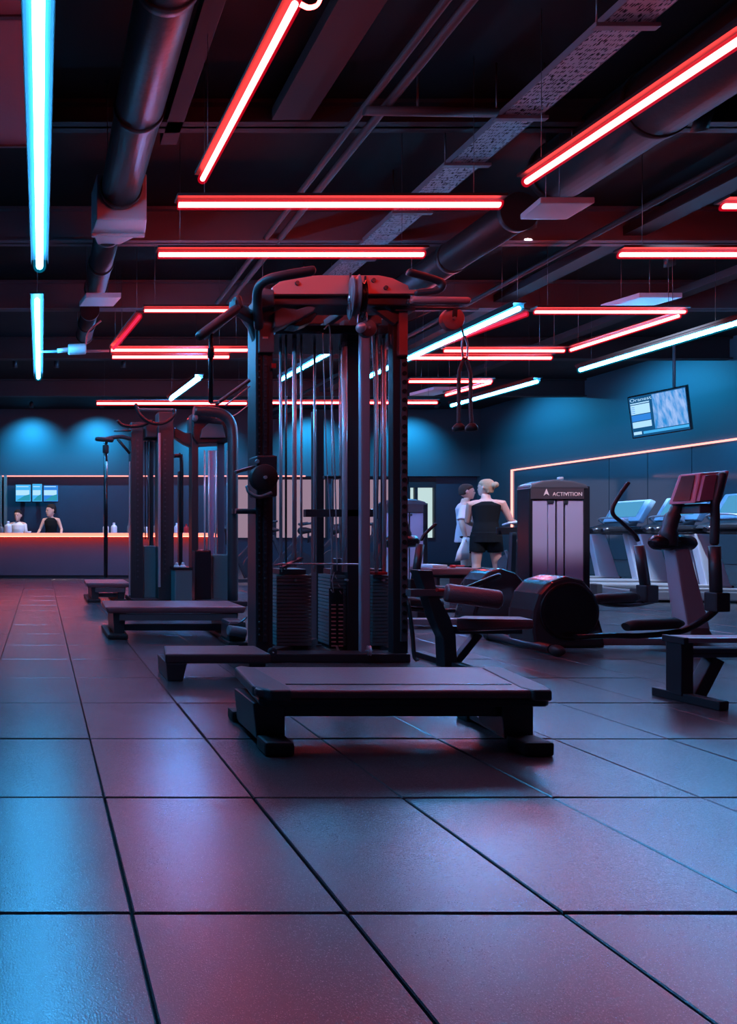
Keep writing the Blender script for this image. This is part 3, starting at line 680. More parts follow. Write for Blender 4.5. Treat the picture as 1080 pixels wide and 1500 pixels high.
obj('red_lever', G().tube([P(640, 864, 3.45), P(656, 866, 3.45)], .012, 10), REDP, t)

# ---------------- pair of cable towers on the left
def rods(par, xs, yt, yb_, d, r=.009, m=CHROME):
    for a in xs: obj('guide_rod', G().cyl(P(a, yb_, d), P(a, yt, d), r, 10), m, par)
t = thing('cable_tower', 'black cable tower with a wide U-shaped pull-up handle, left of the two', 'gym machine', (X(222, 7.1), 7.1, 0))
for a, b, dd, y in ((192, 210, 6.95, 618), (232, 255, 6.85, 603)):
    obj('upright', pb(G(), a, b, y, 0, dd, dd + .2, .01, True), BLACK, t)
rail(199, 205, 640, 850, 8, 6.95, BLACK, DSTEEL, par=t, hr=.012); rail(240, 244, 640, 850, 7, 6.85, BLACK, DSTEEL, par=t, hr=.012)
obj('lit_edge_line', pb(G(), 189.5, 191, 676, 872, 6.93, 6.96, .002), STEEL, t)  # pale strip stands in for the lit side of the post
obj('teal_guide', pb(G(), 232.0, 235.5, 634, 860, 6.80, 6.83, .002), STEEL, t)
obj('pull_up_handle', G().tube(curve([P(199, 593, 6.7), P(204, 606, 6.7), P(216, 617, 6.7), P(232, 621, 6.7), P(246, 617, 6.7), P(255, 608, 6.7), P(255, 600, 6.7)]), .022, 12, True), BLACKG, t)
obj('pull_up_bar', G().tube([P(202, 600, 6.9), P(254, 601, 6.9)], .02, 12, True), MGREY, t)
obj('pull_up_handle', G().tube(curve([P(173, 617, 6.8), P(180, 623, 6.8), P(196, 625, 6.8), P(212, 622, 6.8), P(222, 616, 6.8)]), .02, 12, True), BLACKG, t)
obj('peg', G().tube([P(167, 631, 6.9), P(192, 631, 6.9)], .012, 10), MGREY, t)
obj('boom', G().tube(curve([P(152, 644, 6.9), P(165, 641, 6.9), P(178, 640, 6.9), P(192, 643, 6.9)]), .025, 12).tube([P(172, 643, 6.9), P(190, 664, 6.95)], .018, 10), BLACK, t)
o = obj('hanging_post', G().cyl(P(155, 648, 6.9), P(155, 846, 6.9), .026, 12), BLACKG, t)
obj('chrome_insert', G().cyl(P(156.5, 676, 6.86), P(156.5, 700, 6.86), .012, 10), CHROME, o)
obj('padded_grip', G().tube([P(142, 643, 6.8), P(164, 645, 6.8)], .028, 12, True), GRIP, o)
obj('collar', G().cyl(P(155, 652, 6.9), P(155, 664, 6.9), .04, 12, .006), BLACK, o)
obj('head_beam', G().box(X(192, 7), X(255, 7), 7.0, 7.12, Z(645, 7), Z(628, 7), .01).box(X(214, 6.9), X(232, 6.9), 6.9, 7.1, Z(640, 6.9), Z(618, 6.9), .01), BLACK, t)
obj('inner_post', pb(G(), 219, 225, 640, 0, 7.2, 7.3, .006, True), BLACK, t)
rods(t, (213, 217, 228), 645, 790, 7.1, .008, DSTEEL)
obj('weight_stack', pb(G(), 211, 231, 800, 880, 7.02, 7.25, .01), PLATE, t)
obj('base', G().box(X(190, 7.0), X(262, 7.0), 6.85, 7.4, 0, .06, .01), BLACK, t)
t = thing('cable_tower', 'black cable tower with a rounded frame top and chrome rods, right of the two', 'gym machine', (X(315, 7.1), 7.1, 0))
pr = curve([P(341, 885, 6.7), P(341, 700, 6.7), P(341, 640, 6.7), P(337, 618, 6.7), P(326, 607, 6.7), P(310, 603, 6.7), P(284, 602, 6.7)], 6)
obj('curved_frame', G().tube([Vector((q.x, q.y, max(q.z, 0))) for q in pr], .062, 14), BLACK, t)
obj('upright', pb(G(), 281, 291, 606, 0, 6.95, 7.1, .01, True), BLACK, t)
obj('upright', pb(G(), 262, 268, 690, 0, 7.3, 7.38, .01, True), BLACK, t)
obj('head', pp(G(), [(283, 640), (283, 606), (300, 604), (330, 612), (336, 636), (334, 648), (290, 650)], 6.9, 7.2, .012), BLACKG, t)
obj('head_plate', pp(G(), [(294, 641), (297, 628), (306, 620), (326, 622), (331, 641)], 6.86, 6.9, .006), MGREY, t)
obj('link_arm', pp(G(), [(256, 626), (272, 634), (284, 634), (284, 656), (270, 650), (256, 640)], 7.0, 7.1, .01), BLACK, t)
obj('curved_handle', G().tube(curve([P(255, 668, 6.9), P(262, 668, 6.9), P(266, 676, 6.9), P(266, 780, 6.9)]), .024, 10), BLACKG, t)
obj('foam_cap', G().ball(P(286, 612, 6.7), .035, 1, 1, 1.3), GREY, t)
rods(t, (300, 306, 316, 333.5), 660, 815, 6.95, .012); 
obj('shroud_strip', pb(G(), 308, 314, 660, 812, 7.0, 7.03, .004), SHROUD, t); obj('shroud_strip', pb(G(), 319, 329, 650, 812, 7.0, 7.03, .004), mat('dark_shroud', (.12, .12, .16), .35, .2), t)
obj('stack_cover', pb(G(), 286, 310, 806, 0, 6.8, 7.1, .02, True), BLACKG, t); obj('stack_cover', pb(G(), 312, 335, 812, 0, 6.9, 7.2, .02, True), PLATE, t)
obj('base', G().box(X(281, 7.0), X(350, 6.9), 6.6, 7.35, 0, .06, .01), BLACK, t)
obj('band_peg', G().bar(P(340, 749, 6.6), P(366, 749, 6.6), .04, .06, bev=.005), BLACK, t)
obj('thin_cable', G().tube(curve([P(316, 612, 6.8), P(340, 610, 6.8), P(366, 592, 6.8)]), .006, 6), STEEL, t)
for a, b, l in ((256, 283, 'dark bin with white fittings between the two cable towers'),):
    t = thing('equipment_bin', l, 'bin', (X(270, 6.7), 6.7, 0))
    obj('body', pb(G(), a, b - 1, 834, 0, 6.6, 6.8, .02, True), PLATE, t)
    obj('lid', pb(G(), a - 1, b, 831, 835, 6.59, 6.81, .006), BLACKG, t)
    for q in (259, 268): obj('fitting', G().ball(P(q, 830, 6.68), .034, 1.1, 1, .8).ball(P(q, 825.5, 6.68), .018), WHITE, t)

# ---------------- selector machines with lavender shrouds
def lettering(c, m, par):
    tmp = bpy.data.objects.new('tmp', c); COL.objects.link(tmp); bpy.context.view_layer.update()
    me = bpy.data.meshes.new_from_object(tmp.evaluated_get(bpy.context.evaluated_depsgraph_get())); bpy.data.objects.remove(tmp)
    me.materials.clear(); me.materials.append(m)
    o = bpy.data.objects.new('lettering', me); COL.objects.link(o); o.parent = par; return o
def selector(x0, x1, yt, d, label, text=True):
    """free-standing weight stack tower"""
    t = thing('weight_stack_tower', label, 'gym machine', (X((x0 + x1) / 2, d), d + .2, 0)); k = (x1 - x0) / 104.
    def q(px): return x0 + (px - 762) * k
    def y(py): return yt + (py - 701) * k
    top = [(q(776), y(716)), (q(780), y(709)), (q(797), y(704)), (q(815), y(702)), (q(840), y(704)), (q(860), y(709)), (q(864), y(716))]
    obj('side_column', pb(G(), q(776), q(781), y(712), 0, d, d + .17, .012, True), BLACKG, t)
    obj('side_column', pb(G(), q(856), q(865), y(712), 0, d, d + .17, .012, True), BLACKG, t)
    obj('top_cap', pp(G(), top, d - .01, d + .18, .02), mat('cap_grey', (.10, .10, .12), .22, .2, .6), t)
    obj('rear_panel', pb(G(), q(777), q(857), y(716), 0, d + .13, d + .16, .004, True), BLACK, t)
    h = obj('header', pb(G(), q(778), q(856), y(712), y(731), d - .005, d + .02, .004), mat('header_plum', (.06, .045, .055), .4), t)
    for a, b in ((778, 802), (804, 814), (817, 826), (829, 856)):
        obj('shroud_panel', pb(G(), q(a), q(b), y(732), 0, d + .012, d + .03, .006, True), SHROUD, t)
    obj('guide_rod', G().cyl((X(q(803), d), d + .025, .1), (X(q(803), d), d + .025, Z(y(732), d)), .01, 10), CHROME, t)
    obj('rod_bracket', pb(G(), q(803), q(812), y(733), y(737), d, d + .03, .003), DSTEEL, t)
    obj('rod_bracket', pb(G(), q(827), q(833), y(733), y(738), d, d + .03, .003), DSTEEL, t)
    obj('base', G().box(X(q(775), d), X(q(867), d), d - .03, d + .2, 0, .06, .01), BLACK, t)
    if text:
        obj('logo', pp(G(), [(q(797), y(726)), (q(801), y(716)), (q(805), y(726)), (q(801), y(723))], d - .0085, d - .005, 0), CREAM, h)
        c = bpy.data.curves.new('wordmark', 'FONT'); c.body = 'ACTIVITION'; c.size = .062; c.extrude = .001; c.space_character = 1.0
        o = lettering(c, CREAM, h)
        o.rotation_euler = (math.pi / 2, 0, 0); o.location = Vector((X(q(809), d), d - .007, Z(y(726.5), d))) - ORG[t.name]
        obj('top_bolt', G().cyl(P(q(821), y(703), d + .06), P(q(821), y(699), d + .06), .03, 12, .005), STEEL, t)
    return t
selector(762, 866, 701, 6.3, 'tall weight stack tower with lavender shroud and plum header between the people and treadmills')
selector(553, 628, 729, 8.6, 'farther weight stack tower with pale lavender shroud behind the big cable machine', False)

# ---------------- elliptical trainers
def elliptical(label, d, hx, mx, console=True):
    """housing centre X hx, mast X mx; photo pixels below are at distance 4.0 for the first one"""
    t = thing('elliptical_trainer', label, 'gym machine', (hx, d, 0))
    X0 = X(834, 4.0)
    def q(px, py, off=0.0):      # housing-relative
        return Vector((X(px, 4.0) - X0 + hx, d + off, Z(py, 4.0)))
    M0 = X(1040, 4.0)
    def mq(px, py, off=0.0): return Vector((X(px, 4.0) - M0 + mx, d + off, Z(py, 4.0)))
    def lq(px, py, off=0.0):     # link parts stretch between housing and mast
        s = (X(px, 4.0) - X0) / (M0 - X0); return Vector((hx + s * (mx - hx), d + off, Z(py, 4.0)))
    out = [(786, 950), (782, 925), (784, 895), (792, 870), (808, 852), (834, 843.5), (856, 849), (870, 866), (877, 895), (886, 925), (889, 951)]
    o = obj('flywheel_housing', G().prism([(q(a, b).x, max(.02, q(a, b).z)) for a, b in out], d, d + .24, 'xz', .03, 3), mat('housing_black', (.045, .04, .045), .2, 0, .7, coat=.6), t)
    c = q(834, 896)
    obj('disc_cover', G().tube([c, c + Vector((0, -.008, 0)), c + Vector((0, -.010, 0))], [.21, .208, .19], 40), BLACKG, o)
    obj('cover_ring', G().tube([c + Vector((.213 * math.cos(a), -.004, .213 * math.sin(a))) for a in [i * math.pi / 20 for i in range(41)]], .0035, 6), DSTEEL, o)
    s = obj('stabiliser', G().tube([(hx - .22, d - .1, .04), (hx - .22, d + .42, .04)], .035, 16), DSTEEL, t)
    for yy in (-.14, .44): obj('end_cap', G().ball((hx - .22, d + yy, .04), .04, 1, 1.3, 1), RUBBER, s)
    obj('stabiliser_link', G().bar((hx - .22, d + .12, .04), (hx - .1, d + .12, .06), .08, .05, bev=.006), BLACK, t)
    obj('main_beam', G().box(hx + .2, mx + .05, d + .08, d + .17, .03, .085, .01), STEEL, t)
    obj('front_stabiliser', G().box(mx - .03, mx + .08, d - .12, d + .38, 0, .06, .015), RUBBER, t)
    obj('mast_boot', G().hexa([(mx - .09, d + .05, .03), (mx + .13, d + .05, .03), (mx + .13, d + .2, .03), (mx - .09, d + .2, .03), (mx - .05, d + .07, .17), (mx + .08, d + .07, .17), (mx + .08, d + .18, .17), (mx - .05, d + .18, .17)], .012), MGREY, t)
    a = mq(1042, 925, .12); b = mq(1018, 800, .12)
    obj('mast', G().hexa([a + Vector((-.085, -.05, 0)), a + Vector((.085, -.05, 0)), a + Vector((.085, .05, 0)), a + Vector((-.085, .05, 0)), b + Vector((-.055, -.04, 0)), b + Vector((.055, -.04, 0)), b + Vector((.055, .04, 0)), b + Vector((-.055, .04, 0))], .012), PANELG, t)
    obj('pivot_cover', G().tube([mq(980, 796, .12), mq(988, 795, .12), mq(1012, 795, .12), mq(1038, 796, .12), mq(1047, 797, .12)], [.02, .055, .062, .055, .02], 18), BLACKG, t)
    # arms: near and far
    for off, top in ((-.06, [(1032, 795), (1033, 760), (1033, 738), (1038, 718), (1043, 697)]), (.30, [(1000, 792), (994, 782), (975, 764), (962, 752), (961, 740), (972, 720), (985, 702)])):
        near = off < 0
        if console or not near: obj('handlebar', G().tube(curve([mq(*p, off) for p in (top if console else top[:3])]), .023 if near else .013, 12, True), GRIP, t)
        lo = [(1032, 800), (1035, 880)] if near else [(1002, 800), (1014, 876)]
        obj('swing_arm', G().tube([mq(*p, off) for p in lo], .031, 14), BLACK, t)
        e = lo[1]
        obj('arm_boot', G().box(mq(*e).x - .045, mq(*e).x + .055, d + off - .04, d + off + .04, mq(0, e[1] + 14).z, mq(0, e[1] - 14).z, .012), RUBBER, t)
        if near: ln = [(1036, 890), (1018, 905), (985, 922), (930, 929), (880, 929), (832, 931)]
        else: ln = [(1022, 888), (990, 893), (950, 892), (915, 880), (885, 868), (850, 855)]
        L = [lq(*p, off) for p in ln]; L[-1] = q(ln[-1][0], ln[-1][1], off)
        k = obj('pedal_link', G().tube(curve(L), .021, 12), BLACKG, t)
        py = 914 if near else 884; px = (908, 985) if near else (930, 1000)
        u = lq(px[0], py, off); v = lq(px[1], py - 3, off)
        obj('pedal', G().tube([u - Vector((.02, 0, .012)), u + Vector((.03, 0, 0)), u.lerp(v, .5), v - Vector((.05, 0, 0)), v], [.03, .04, .042, .042, .02], 12), RUBBER, k)
    obj('console_neck', G().tube(curve([mq(1002, 800, .1), mq(1003, 776, .1), mq(1011, 750, .1), mq(1022, 728, .1)]), [.05] * 6 + [.042] * 6 + [.03] * 7, 14), BLACK, t)
    if console:
        f = [mq(1006, 738, -.05), mq(1054, 733, -.02), mq(1054, 733, .12), mq(1006, 738, .12), mq(1022, 693, -.02), mq(1070, 689, 0), mq(1070, 689, .12), mq(1022, 693, .12)]
        c = obj('console', G().hexa(f, .012), mat('console_red_lit', (.6, .2, .28), .35, 0, .6), t)  # grey console with the red tube light mixed into its colour
        sc = [f[0].lerp(f[4], .1), f[0].lerp(f[4], .93), f[3].lerp(f[7], .93), f[3].lerp(f[7], .1)]
        e = Vector((-.006, 0, .002))
        obj('screen', G().hexa([sc[0] + Vector((0, .03, 0)), sc[1] + Vector((0, .03, 0)), sc[2] - Vector((0, .03, 0)), sc[3] - Vector((0, .03, 0)), sc[0] + e + Vector((0, .03, 0)), sc[1] + e + Vector((0, .03, 0)), sc[2] + e - Vector((0, .03, 0)), sc[3] + e - Vector((0, .03, 0))]), BLACKG, c)
        gx = [mq(1009, 735, -.066), mq(1033, 733, -.062), mq(1033, 733, -.045), mq(1009, 735, -.045), mq(1024, 697, -.04), mq(1046, 695, -.036), mq(1046, 695, -.02), mq(1024, 697, -.02)]
        obj('side_panel', G().hexa(gx, .003), mat('console_side_red_lit', (.5, .26, .4), .35), c)  # side tinted for red light in the same way
        obj('keypad', G().box(mq(1016, 0).x, mq(1032, 0).x, d - .04, d + .1, mq(0, 752).z, mq(0, 738).z, .006), GREY, t)
    return t
elliptical('black elliptical trainer with red-lit console and round flywheel housing, nearest on the right', 4.0, X(834, 4.0), X(1040, 4.0))
elliptical('black elliptical trainer partly hidden behind the nearest one, only its housing clear', 5.2, X(738, 4.95), X(738, 4.95) + .98, False).rotation_euler.z = math.pi

# ---------------- bench frame at the right edge
t = thing('rail_machine', 'steel twin-rail frame on a slanted black foot bar at the right edge', 'gym machine', (3.4, 2.8, 0))
obj('foot_bar', G().bar((3.29, 2.92, .022), (3.33, 2.66, .022), .06, .044, bev=.005), BLACK, t)
obj('post', G().box(X(995, 2.8), X(1013, 2.8), 2.79, 2.86, .03, Z(936, 2.8), .004), BLACK, t)
obj('brace', G().bar(P(1046, 964, 2.82), P(1016, 1022, 2.82), .05, .06, up=(1, 0, 0), bev=.004), BLACK, t)
obj('top_rail', G().box(X(1000, 2.8), 5.0, 2.78, 2.87, Z(941, 2.8), Z(933.5, 2.8), .004), STEEL, t)
obj('lower_rail', G().box(X(1012, 2.8), 5.0, 2.79, 2.86, Z(963, 2.8), Z(950, 2.8), .006), mat('ribbed_rail', (.2, .2, .23), .35, .8), t)
obj('rail_rib', G().box(X(1012, 2.8), 5.0, 2.785, 2.79, Z(957.5, 2.8), Z(956, 2.8), .0005), BLACK, t)
obj('end_plate', G().box(X(994, 2.8), X(1001, 2.8), 2.775, 2.875, Z(943, 2.8), Z(933, 2.8), .003), BLACK, t)
obj('far_foot', G().box(4.9, 4.97, 2.66, 2.95, 0, .5, .005), BLACK, t)

# ---------------- treadmills (heading towards the right wall)
SCR = glow('treadmill_screen_blue', (.10, .42, .75), .8)
SCRD = mat('console_blue_grey', (.3, .48, .6), .3)
def make_treadmill():
    t = thing('treadmill', '', 'treadmill', (0, 0, 0))
    obj('deck', G().box(-1.35, .22, -.36, .36, .03, .15, .02), mat('deck_silver', (.32, .36, .42), .35, .5), t)
    obj('belt', G().box(-1.34, .1, -.24, .24, .15, .156), RUBBER, t)
    for s in (-1, 1):
        o = obj('side_rail', G().box(-1.36, .2, s * .30 - .05, s * .30 + .05, .15, .185, .012), STEEL, t)
        obj('end_cap', G().box(-1.42, -1.35, s * .30 - .06, s * .30 + .06, .04, .18, .015), BLACK, o)
        u = obj('upright', G().hexa([(-.06, s * .33 - .05, .16), (.22, s * .33 - .05, .16), (.22, s * .33 + .05, .16), (-.06, s * .33 + .05, .16), (-.20, s * .33 - .045, .88), (.02, s * .33 - .045, .88), (.02, s * .33 + .045, .88), (-.20, s * .33 + .045, .88)], .014), PANELG, t)
        obj('foot_block', G().box(-.08, .25, s * .33 - .055, s * .33 + .055, .13, .18, .01), BLACK, u)
        obj('handrail', G().tube([(-.66, s * .34, .93), (-.6, s * .34, .94), (.1, s * .34, .94), (.16, s * .34, .93)], [.03, .055, .058, .03], 14), BLACKG, t)
    obj('cross_console', G().box(-.05, .14, -.34, .34, .87, .99, .03), BLACKG, t)
    obj('cup_tray', G().hexa([(-.22, -.28, .95), (0, -.28, .98), (0, .28, .98), (-.22, .28, .95), (-.2, -.26, 1.0), (.04, -.28, 1.08), (.04, .28, 1.08), (-.2, .26, 1.0)], .02), BLACK, t)
    obj('grab_bar', G().tube(curve([(-.05, -.22, 1.04), (-.16, -.18, 1.12), (-.18, 0, 1.14), (-.16, .18, 1.12), (-.05, .22, 1.04)]), .014, 10), STEEL, t)
    a, b, c, dd = Vector((-.02, -.33, 1.08)), Vector((-.02, .3, 1.08)), Vector((.16, .3, 1.42)), Vector((.16, -.33, 1.42)); n = Vector((.075, 0, -.04))
    k = obj('console', G().hexa([a, b, b + n, a + n, dd, c, c + n, dd + n], .02), SCRD, t)
    m = Vector((-.006, 0, .004)); L = lambda u, v: a.lerp(b, u).lerp(dd.lerp(c, u), v) + m
    obj('screen', G().hexa([L(.12, .2), L(.88, .2), L(.88, .9), L(.12, .9)] + [L(.12, .2) + m * .4, L(.88, .2) + m * .4, L(.88, .9) + m * .4, L(.12, .9) + m * .4]), SCR, k)
    obj('speed_lever', G().box(-.1, -.04, -.2, -.14, 1.05, 1.13, .01), WHITE, t)
    return t
tm = make_treadmill()
for i, (x, y, lab) in enumerate(((9.28, 8.75, 'treadmill with a bright blue screen, farthest of the row and beside the lavender tower'), (9.22, 7.95, 'treadmill in the middle of the row behind the elliptical console'),
                                 (9.1, 7.15, 'treadmill at the right edge, closest of the row'))):
    o = tm if i == 0 else copy_tree(tm)
    o.location = (x, y, 0); o.rotation_euler.z = math.radians(-8); o['label'] = lab; o['group'] = 'treadmills along the mirror'

# ---------------- television on the right
def screen_mat(name, base, hi, strength, sc):
    m = bpy.data.materials.new(name); m.use_nodes = True; nt = m.node_tree; nt.nodes.remove(nt.nodes['Principled BSDF'])
    tc = nt.nodes.new('ShaderNodeTexCoord'); mp = nt.nodes.new('ShaderNodeMapping'); mp.inputs['Scale'].default_value = sc
    n = nt.nodes.new('ShaderNodeTexNoise'); n.inputs['Scale'].default_value = 4; n.inputs['Detail'].default_value = 6
    cr = nt.nodes.new('ShaderNodeValToRGB'); cr.color_ramp.elements[0].position = .35; cr.color_ramp.elements[0].color = (*base, 1); cr.color_ramp.elements[1].position = .65; cr.color_ramp.elements[1].color = (*hi, 1)
    e = nt.nodes.new('ShaderNodeEmission'); e.inputs['Strength'].default_value = strength
    for a, b in ((tc.outputs['Object'], mp.inputs['Vector']), (mp.outputs[0], n.inputs['Vector']), (n.outputs['Fac'], cr.inputs['Fac']), (cr.outputs[0], e.inputs['Color']), (e.outputs[0], nt.nodes['Material Output'].inputs['Surface'])): nt.links.new(a, b)
    return m
PIC = screen_mat('waterfall_picture', (.03, .28, .72), (.36, .55, .95), 1.0, (3, 6, .8))
NAV = glow('screen_navy', (.01, .10, .26), .9); LBL = glow('screen_white_blue', (.38, .66, .95), 1.2); MBL = glow('screen_mid_blue', (.03, .22, .7), 1.1)
CYN = glow('screen_cyan', (.06, .42, .85), 1.1); TEAL = glow('screen_teal', (.03, .34, .5), .9)
corn = [P(927, 643, 10.2), None, P(1006, 564, 9.4), P(919, 582, 10.1)]; corn[1] = corn[0] + corn[2] - corn[3]   # BL BR TR TL
t = thing('television', 'wall-side television showing a waterfall picture and data panels, tilted down', 'television', tuple((corn[0] + corn[2]) / 2))
nrm = (corn[1] - corn[0]).cross(corn[3] - corn[0]).normalized()
if nrm.y > 0: nrm = -nrm
bk = -nrm * .07
obj('casing', G().hexa([corn[0], corn[1], corn[2], corn[3]] + [c + bk for c in corn], .008), BLACKG, t)
def tv(u, v, e=.004): return corn[0].lerp(corn[1], u).lerp(corn[3].lerp(corn[2], u), v) + nrm * e
def panel(u0, u1, v0, v1, m, par, e=.004, name='screen'):
    return obj(name, G().hexa([tv(u0, v0, e - .003), tv(u1, v0, e - .003), tv(u1, v1, e - .003), tv(u0, v1, e - .003), tv(u0, v0, e), tv(u1, v0, e), tv(u1, v1, e), tv(u0, v1, e)]), m, par)
S = panel(.02, .98, .03, .97, NAV, t, .004)
panel(.42, .97, .16, .95, PIC, S, .008, 'picture'); panel(.04, .37, .56, .78, LBL, S, .008, 'data_panel'); panel(.04, .37, .40, .54, MBL, S, .008, 'data_panel')
panel(.04, .37, .24, .38, LBL, S, .008, 'data_panel'); panel(.04, .18, .08, .15, LBL, S, .008, 'data_panel'); panel(.21, .97, .08, .14, CYN, S, .008, 'ticker_bar')
panel(.04, .37, .80, .825, LBL, S, .008, 'text_line')
for k in range(4): panel(.05, .11, .59 + k * .045, .602 + k * .045, MBL, S, .011, 'text_line')
cv = bpy.data.curves.new('screen_text', 'FONT'); cv.body = 'Oranest'; cv.size = .085; cv.extrude = .0005; o = lettering(cv, LBL, S)
u = (corn[1] - corn[0]).normalized(); v2 = nrm.cross(u).normalized()
R = Matrix((u, v2, nrm)).transposed().to_4x4(); R.translation = tv(.04, .86, .01) - ORG[t.name]; o.matrix_local = R
mid = tv(.75, .9, -.1); obj('ceiling_pole', G().tube([mid, (mid.x, mid.y, ZC)], .02, 12), GREY, t)
obj('pole_bracket', G().bar(mid + Vector((0, 0, .06)), tv(.75, .5, -.08), .1, .03, bev=.004), BLACK, t)

# ---------------- bar
BARF = mat('bar_front_navy', (.085, .07, .09), .45, var=.1)
CT = mat('counter_top_pale', (.55, .38, .33), .35)
t = thing('bar_counter', 'long dark bar counter with a glowing red line under its pale top', 'bar counter', (-.5, 11, 0))
x1 = X(318, 10.8)
obj('front_panel', G().box(XL + .05, x1, 10.92, 11.0, 0.06, Z(786, 10.9), .004), BARF, t)
obj('plinth', G().box(XL + .05, x1, 10.95, 11.4, 0, .06), FRM, t)
obj('body', G().box(XL + .05, x1, 11.0, 11.4, 0.06, Z(787, 10.9), .004), BARF, t)
obj('counter_top', G().box(XL + .05, x1 + .05, 10.78, 11.45, Z(785, 10.8), Z(780.5, 10.8), .006), CT, t)
obj('led_strip', G().box(XL + .05, x1 + .05, 10.74, 10.779, Z(785.0, 10.8), Z(781.0, 10.8)), glow('bar_led', (1, .22, .15), 2.2), t)
obj('hidden_led', G().box(XL + .05, x1, 10.80, 10.84, Z(786.4, 10.8), Z(785.1, 10.8)), glow('bar_led_red', (1, .06, .04), 20), t)
for (a, b, s, lab) in ((23, 710, 22, 'left wide screen of the three above the bar'), (47.5, 709, 14, 'narrow middle screen of the three above the bar'), (64, 711, 21, 'right screen of the three above the bar')):
    dd = 14.9; t = thing('menu_screen', lab, 'screen', tuple(P(a, 735, dd)), 'screens above the bar')
    obj('casing', G().box(X(a - .8, dd), X(a + s + .8, dd), dd, dd + .08, Z(735.5, dd), Z(b - .8, dd), .01), BLACKG, t)
    obj('screen', G().box(X(a, dd), X(a + s, dd), dd - .004, dd, Z(734.5, dd), Z(b, dd)), CYN if s != 21 else MBL, t)
    obj('bright_band', G().box(X(a + .5, dd), X(a + s - 2, dd), dd - .007, dd - .004, Z(725.5, dd), Z(718, dd)), LBL, t)
    obj('lower_band', G().prism([(X(a + .5, dd), Z(733.5, dd)), (X(a + s - 1, dd), Z(733.5, dd)), (X(a + s - 1, dd), Z(724, dd)), (X(a + s * .6, dd), Z(726, dd))], dd - .008, dd - .0045), TEAL, t)
    obj('header_line', G().box(X(a + 1, dd), X(a + s - 3, dd), dd - .007, dd - .004, Z(713.4, dd), Z(712.2, dd)), LBL, t)
    obj('mount', G().box(X(a + s / 2, dd) - .05, X(a + s / 2, dd) + .05, dd + .08, YF, Z(728, dd), Z(720, dd)), BLACK, t)
def bottle(px, h, r, lab, m=WHITE, neck=True):
    b0 = P(px, 780.5, 11.0); b0.z = Z(780.5, 10.8)
    t = thing('bottle' if neck else 'cup', lab, 'bottle' if neck else 'cup', tuple(b0))
    if neck:
        obj('body', G().lathe(b0, [(r * .9, 0), (r, .01), (r, h * .55), (r * .85, h * .68), (r * .4, h * .78), (r * .36, h * .86)], 16), m, t)
        obj('cap', G().lathe(b0, [(r * .42, h * .86), (r * .42, h * .97), (r * .3, h)], 12), m, t)
    else:
        obj('body', G().lathe(b0, [(r * .8, 0), (r * .85, .006), (r, h * .9), (r, h)], 16), m, t)
bottle(12, .235, .075, 'fat white bottle on the bar in front of the left attendant'); bottle(155, .19, .06, 'white bottle with rounded shoulders on the bar, shorter of the pair')
bottle(167, .205, .062, 'white tapered bottle on the bar, taller of the pair'); bottle(2, .16, .05, 'small pale bottle at the left end of the bar', GREY)
bottle(40, .035, .085, 'flat stack of white saucers beside the left attendant', WHITE, False)
bottle(189, .2, .04, 'dark bottle on the bar beside the left cable tower', GREY)
for a, h, m, lab in ((215, .12, WHITE, 'white cup seen between the left tower posts'), (228, .14, GREY, 'grey cup seen between the left tower posts'), (259, .2, WHITE, 'pale bottle on the bar right of the left tower'), (273, .18, REDP, 'red bottle on the bar between the two towers')):
    bottle(a, h, .05, lab, m, a > 240)

# ---------------- people
SKIN = mat('skin_light', (.62, .36, .29), .5, bump=.03, bscale=80); SKIN.node_tree.nodes['Principled BSDF'].inputs['Subsurface Weight'].default_value = .08
def loft(g, rings, seg=20):
    """rings: (centre, side vector, front vector)"""
    vs = [[g.b.verts.new(c + s * math.cos(a) + f * math.sin(a)) for a in [2 * math.pi * k / seg for k in range(seg)]] for c, s, f in rings]
    fs = []
    for i in range(len(vs) - 1):
        for k in range(seg): fs.append(g.b.faces.new((vs[i][k], vs[i][(k + 1) % seg], vs[i + 1][(k + 1) % seg], vs[i + 1][k])))
    fs += [g.b.faces.new(vs[0][::-1]), g.b.faces.new(vs[-1])]; g._mark(fs, True); return g
def remesh(o, vox=.009, it=3):
    m = o.modifiers.new('union', 'REMESH'); m.mode = 'VOXEL'; m.voxel_size = vox; m.use_smooth_shade = True
    s = o.modifiers.new('soft', 'SMOOTH'); s.iterations = it; s.factor = .5
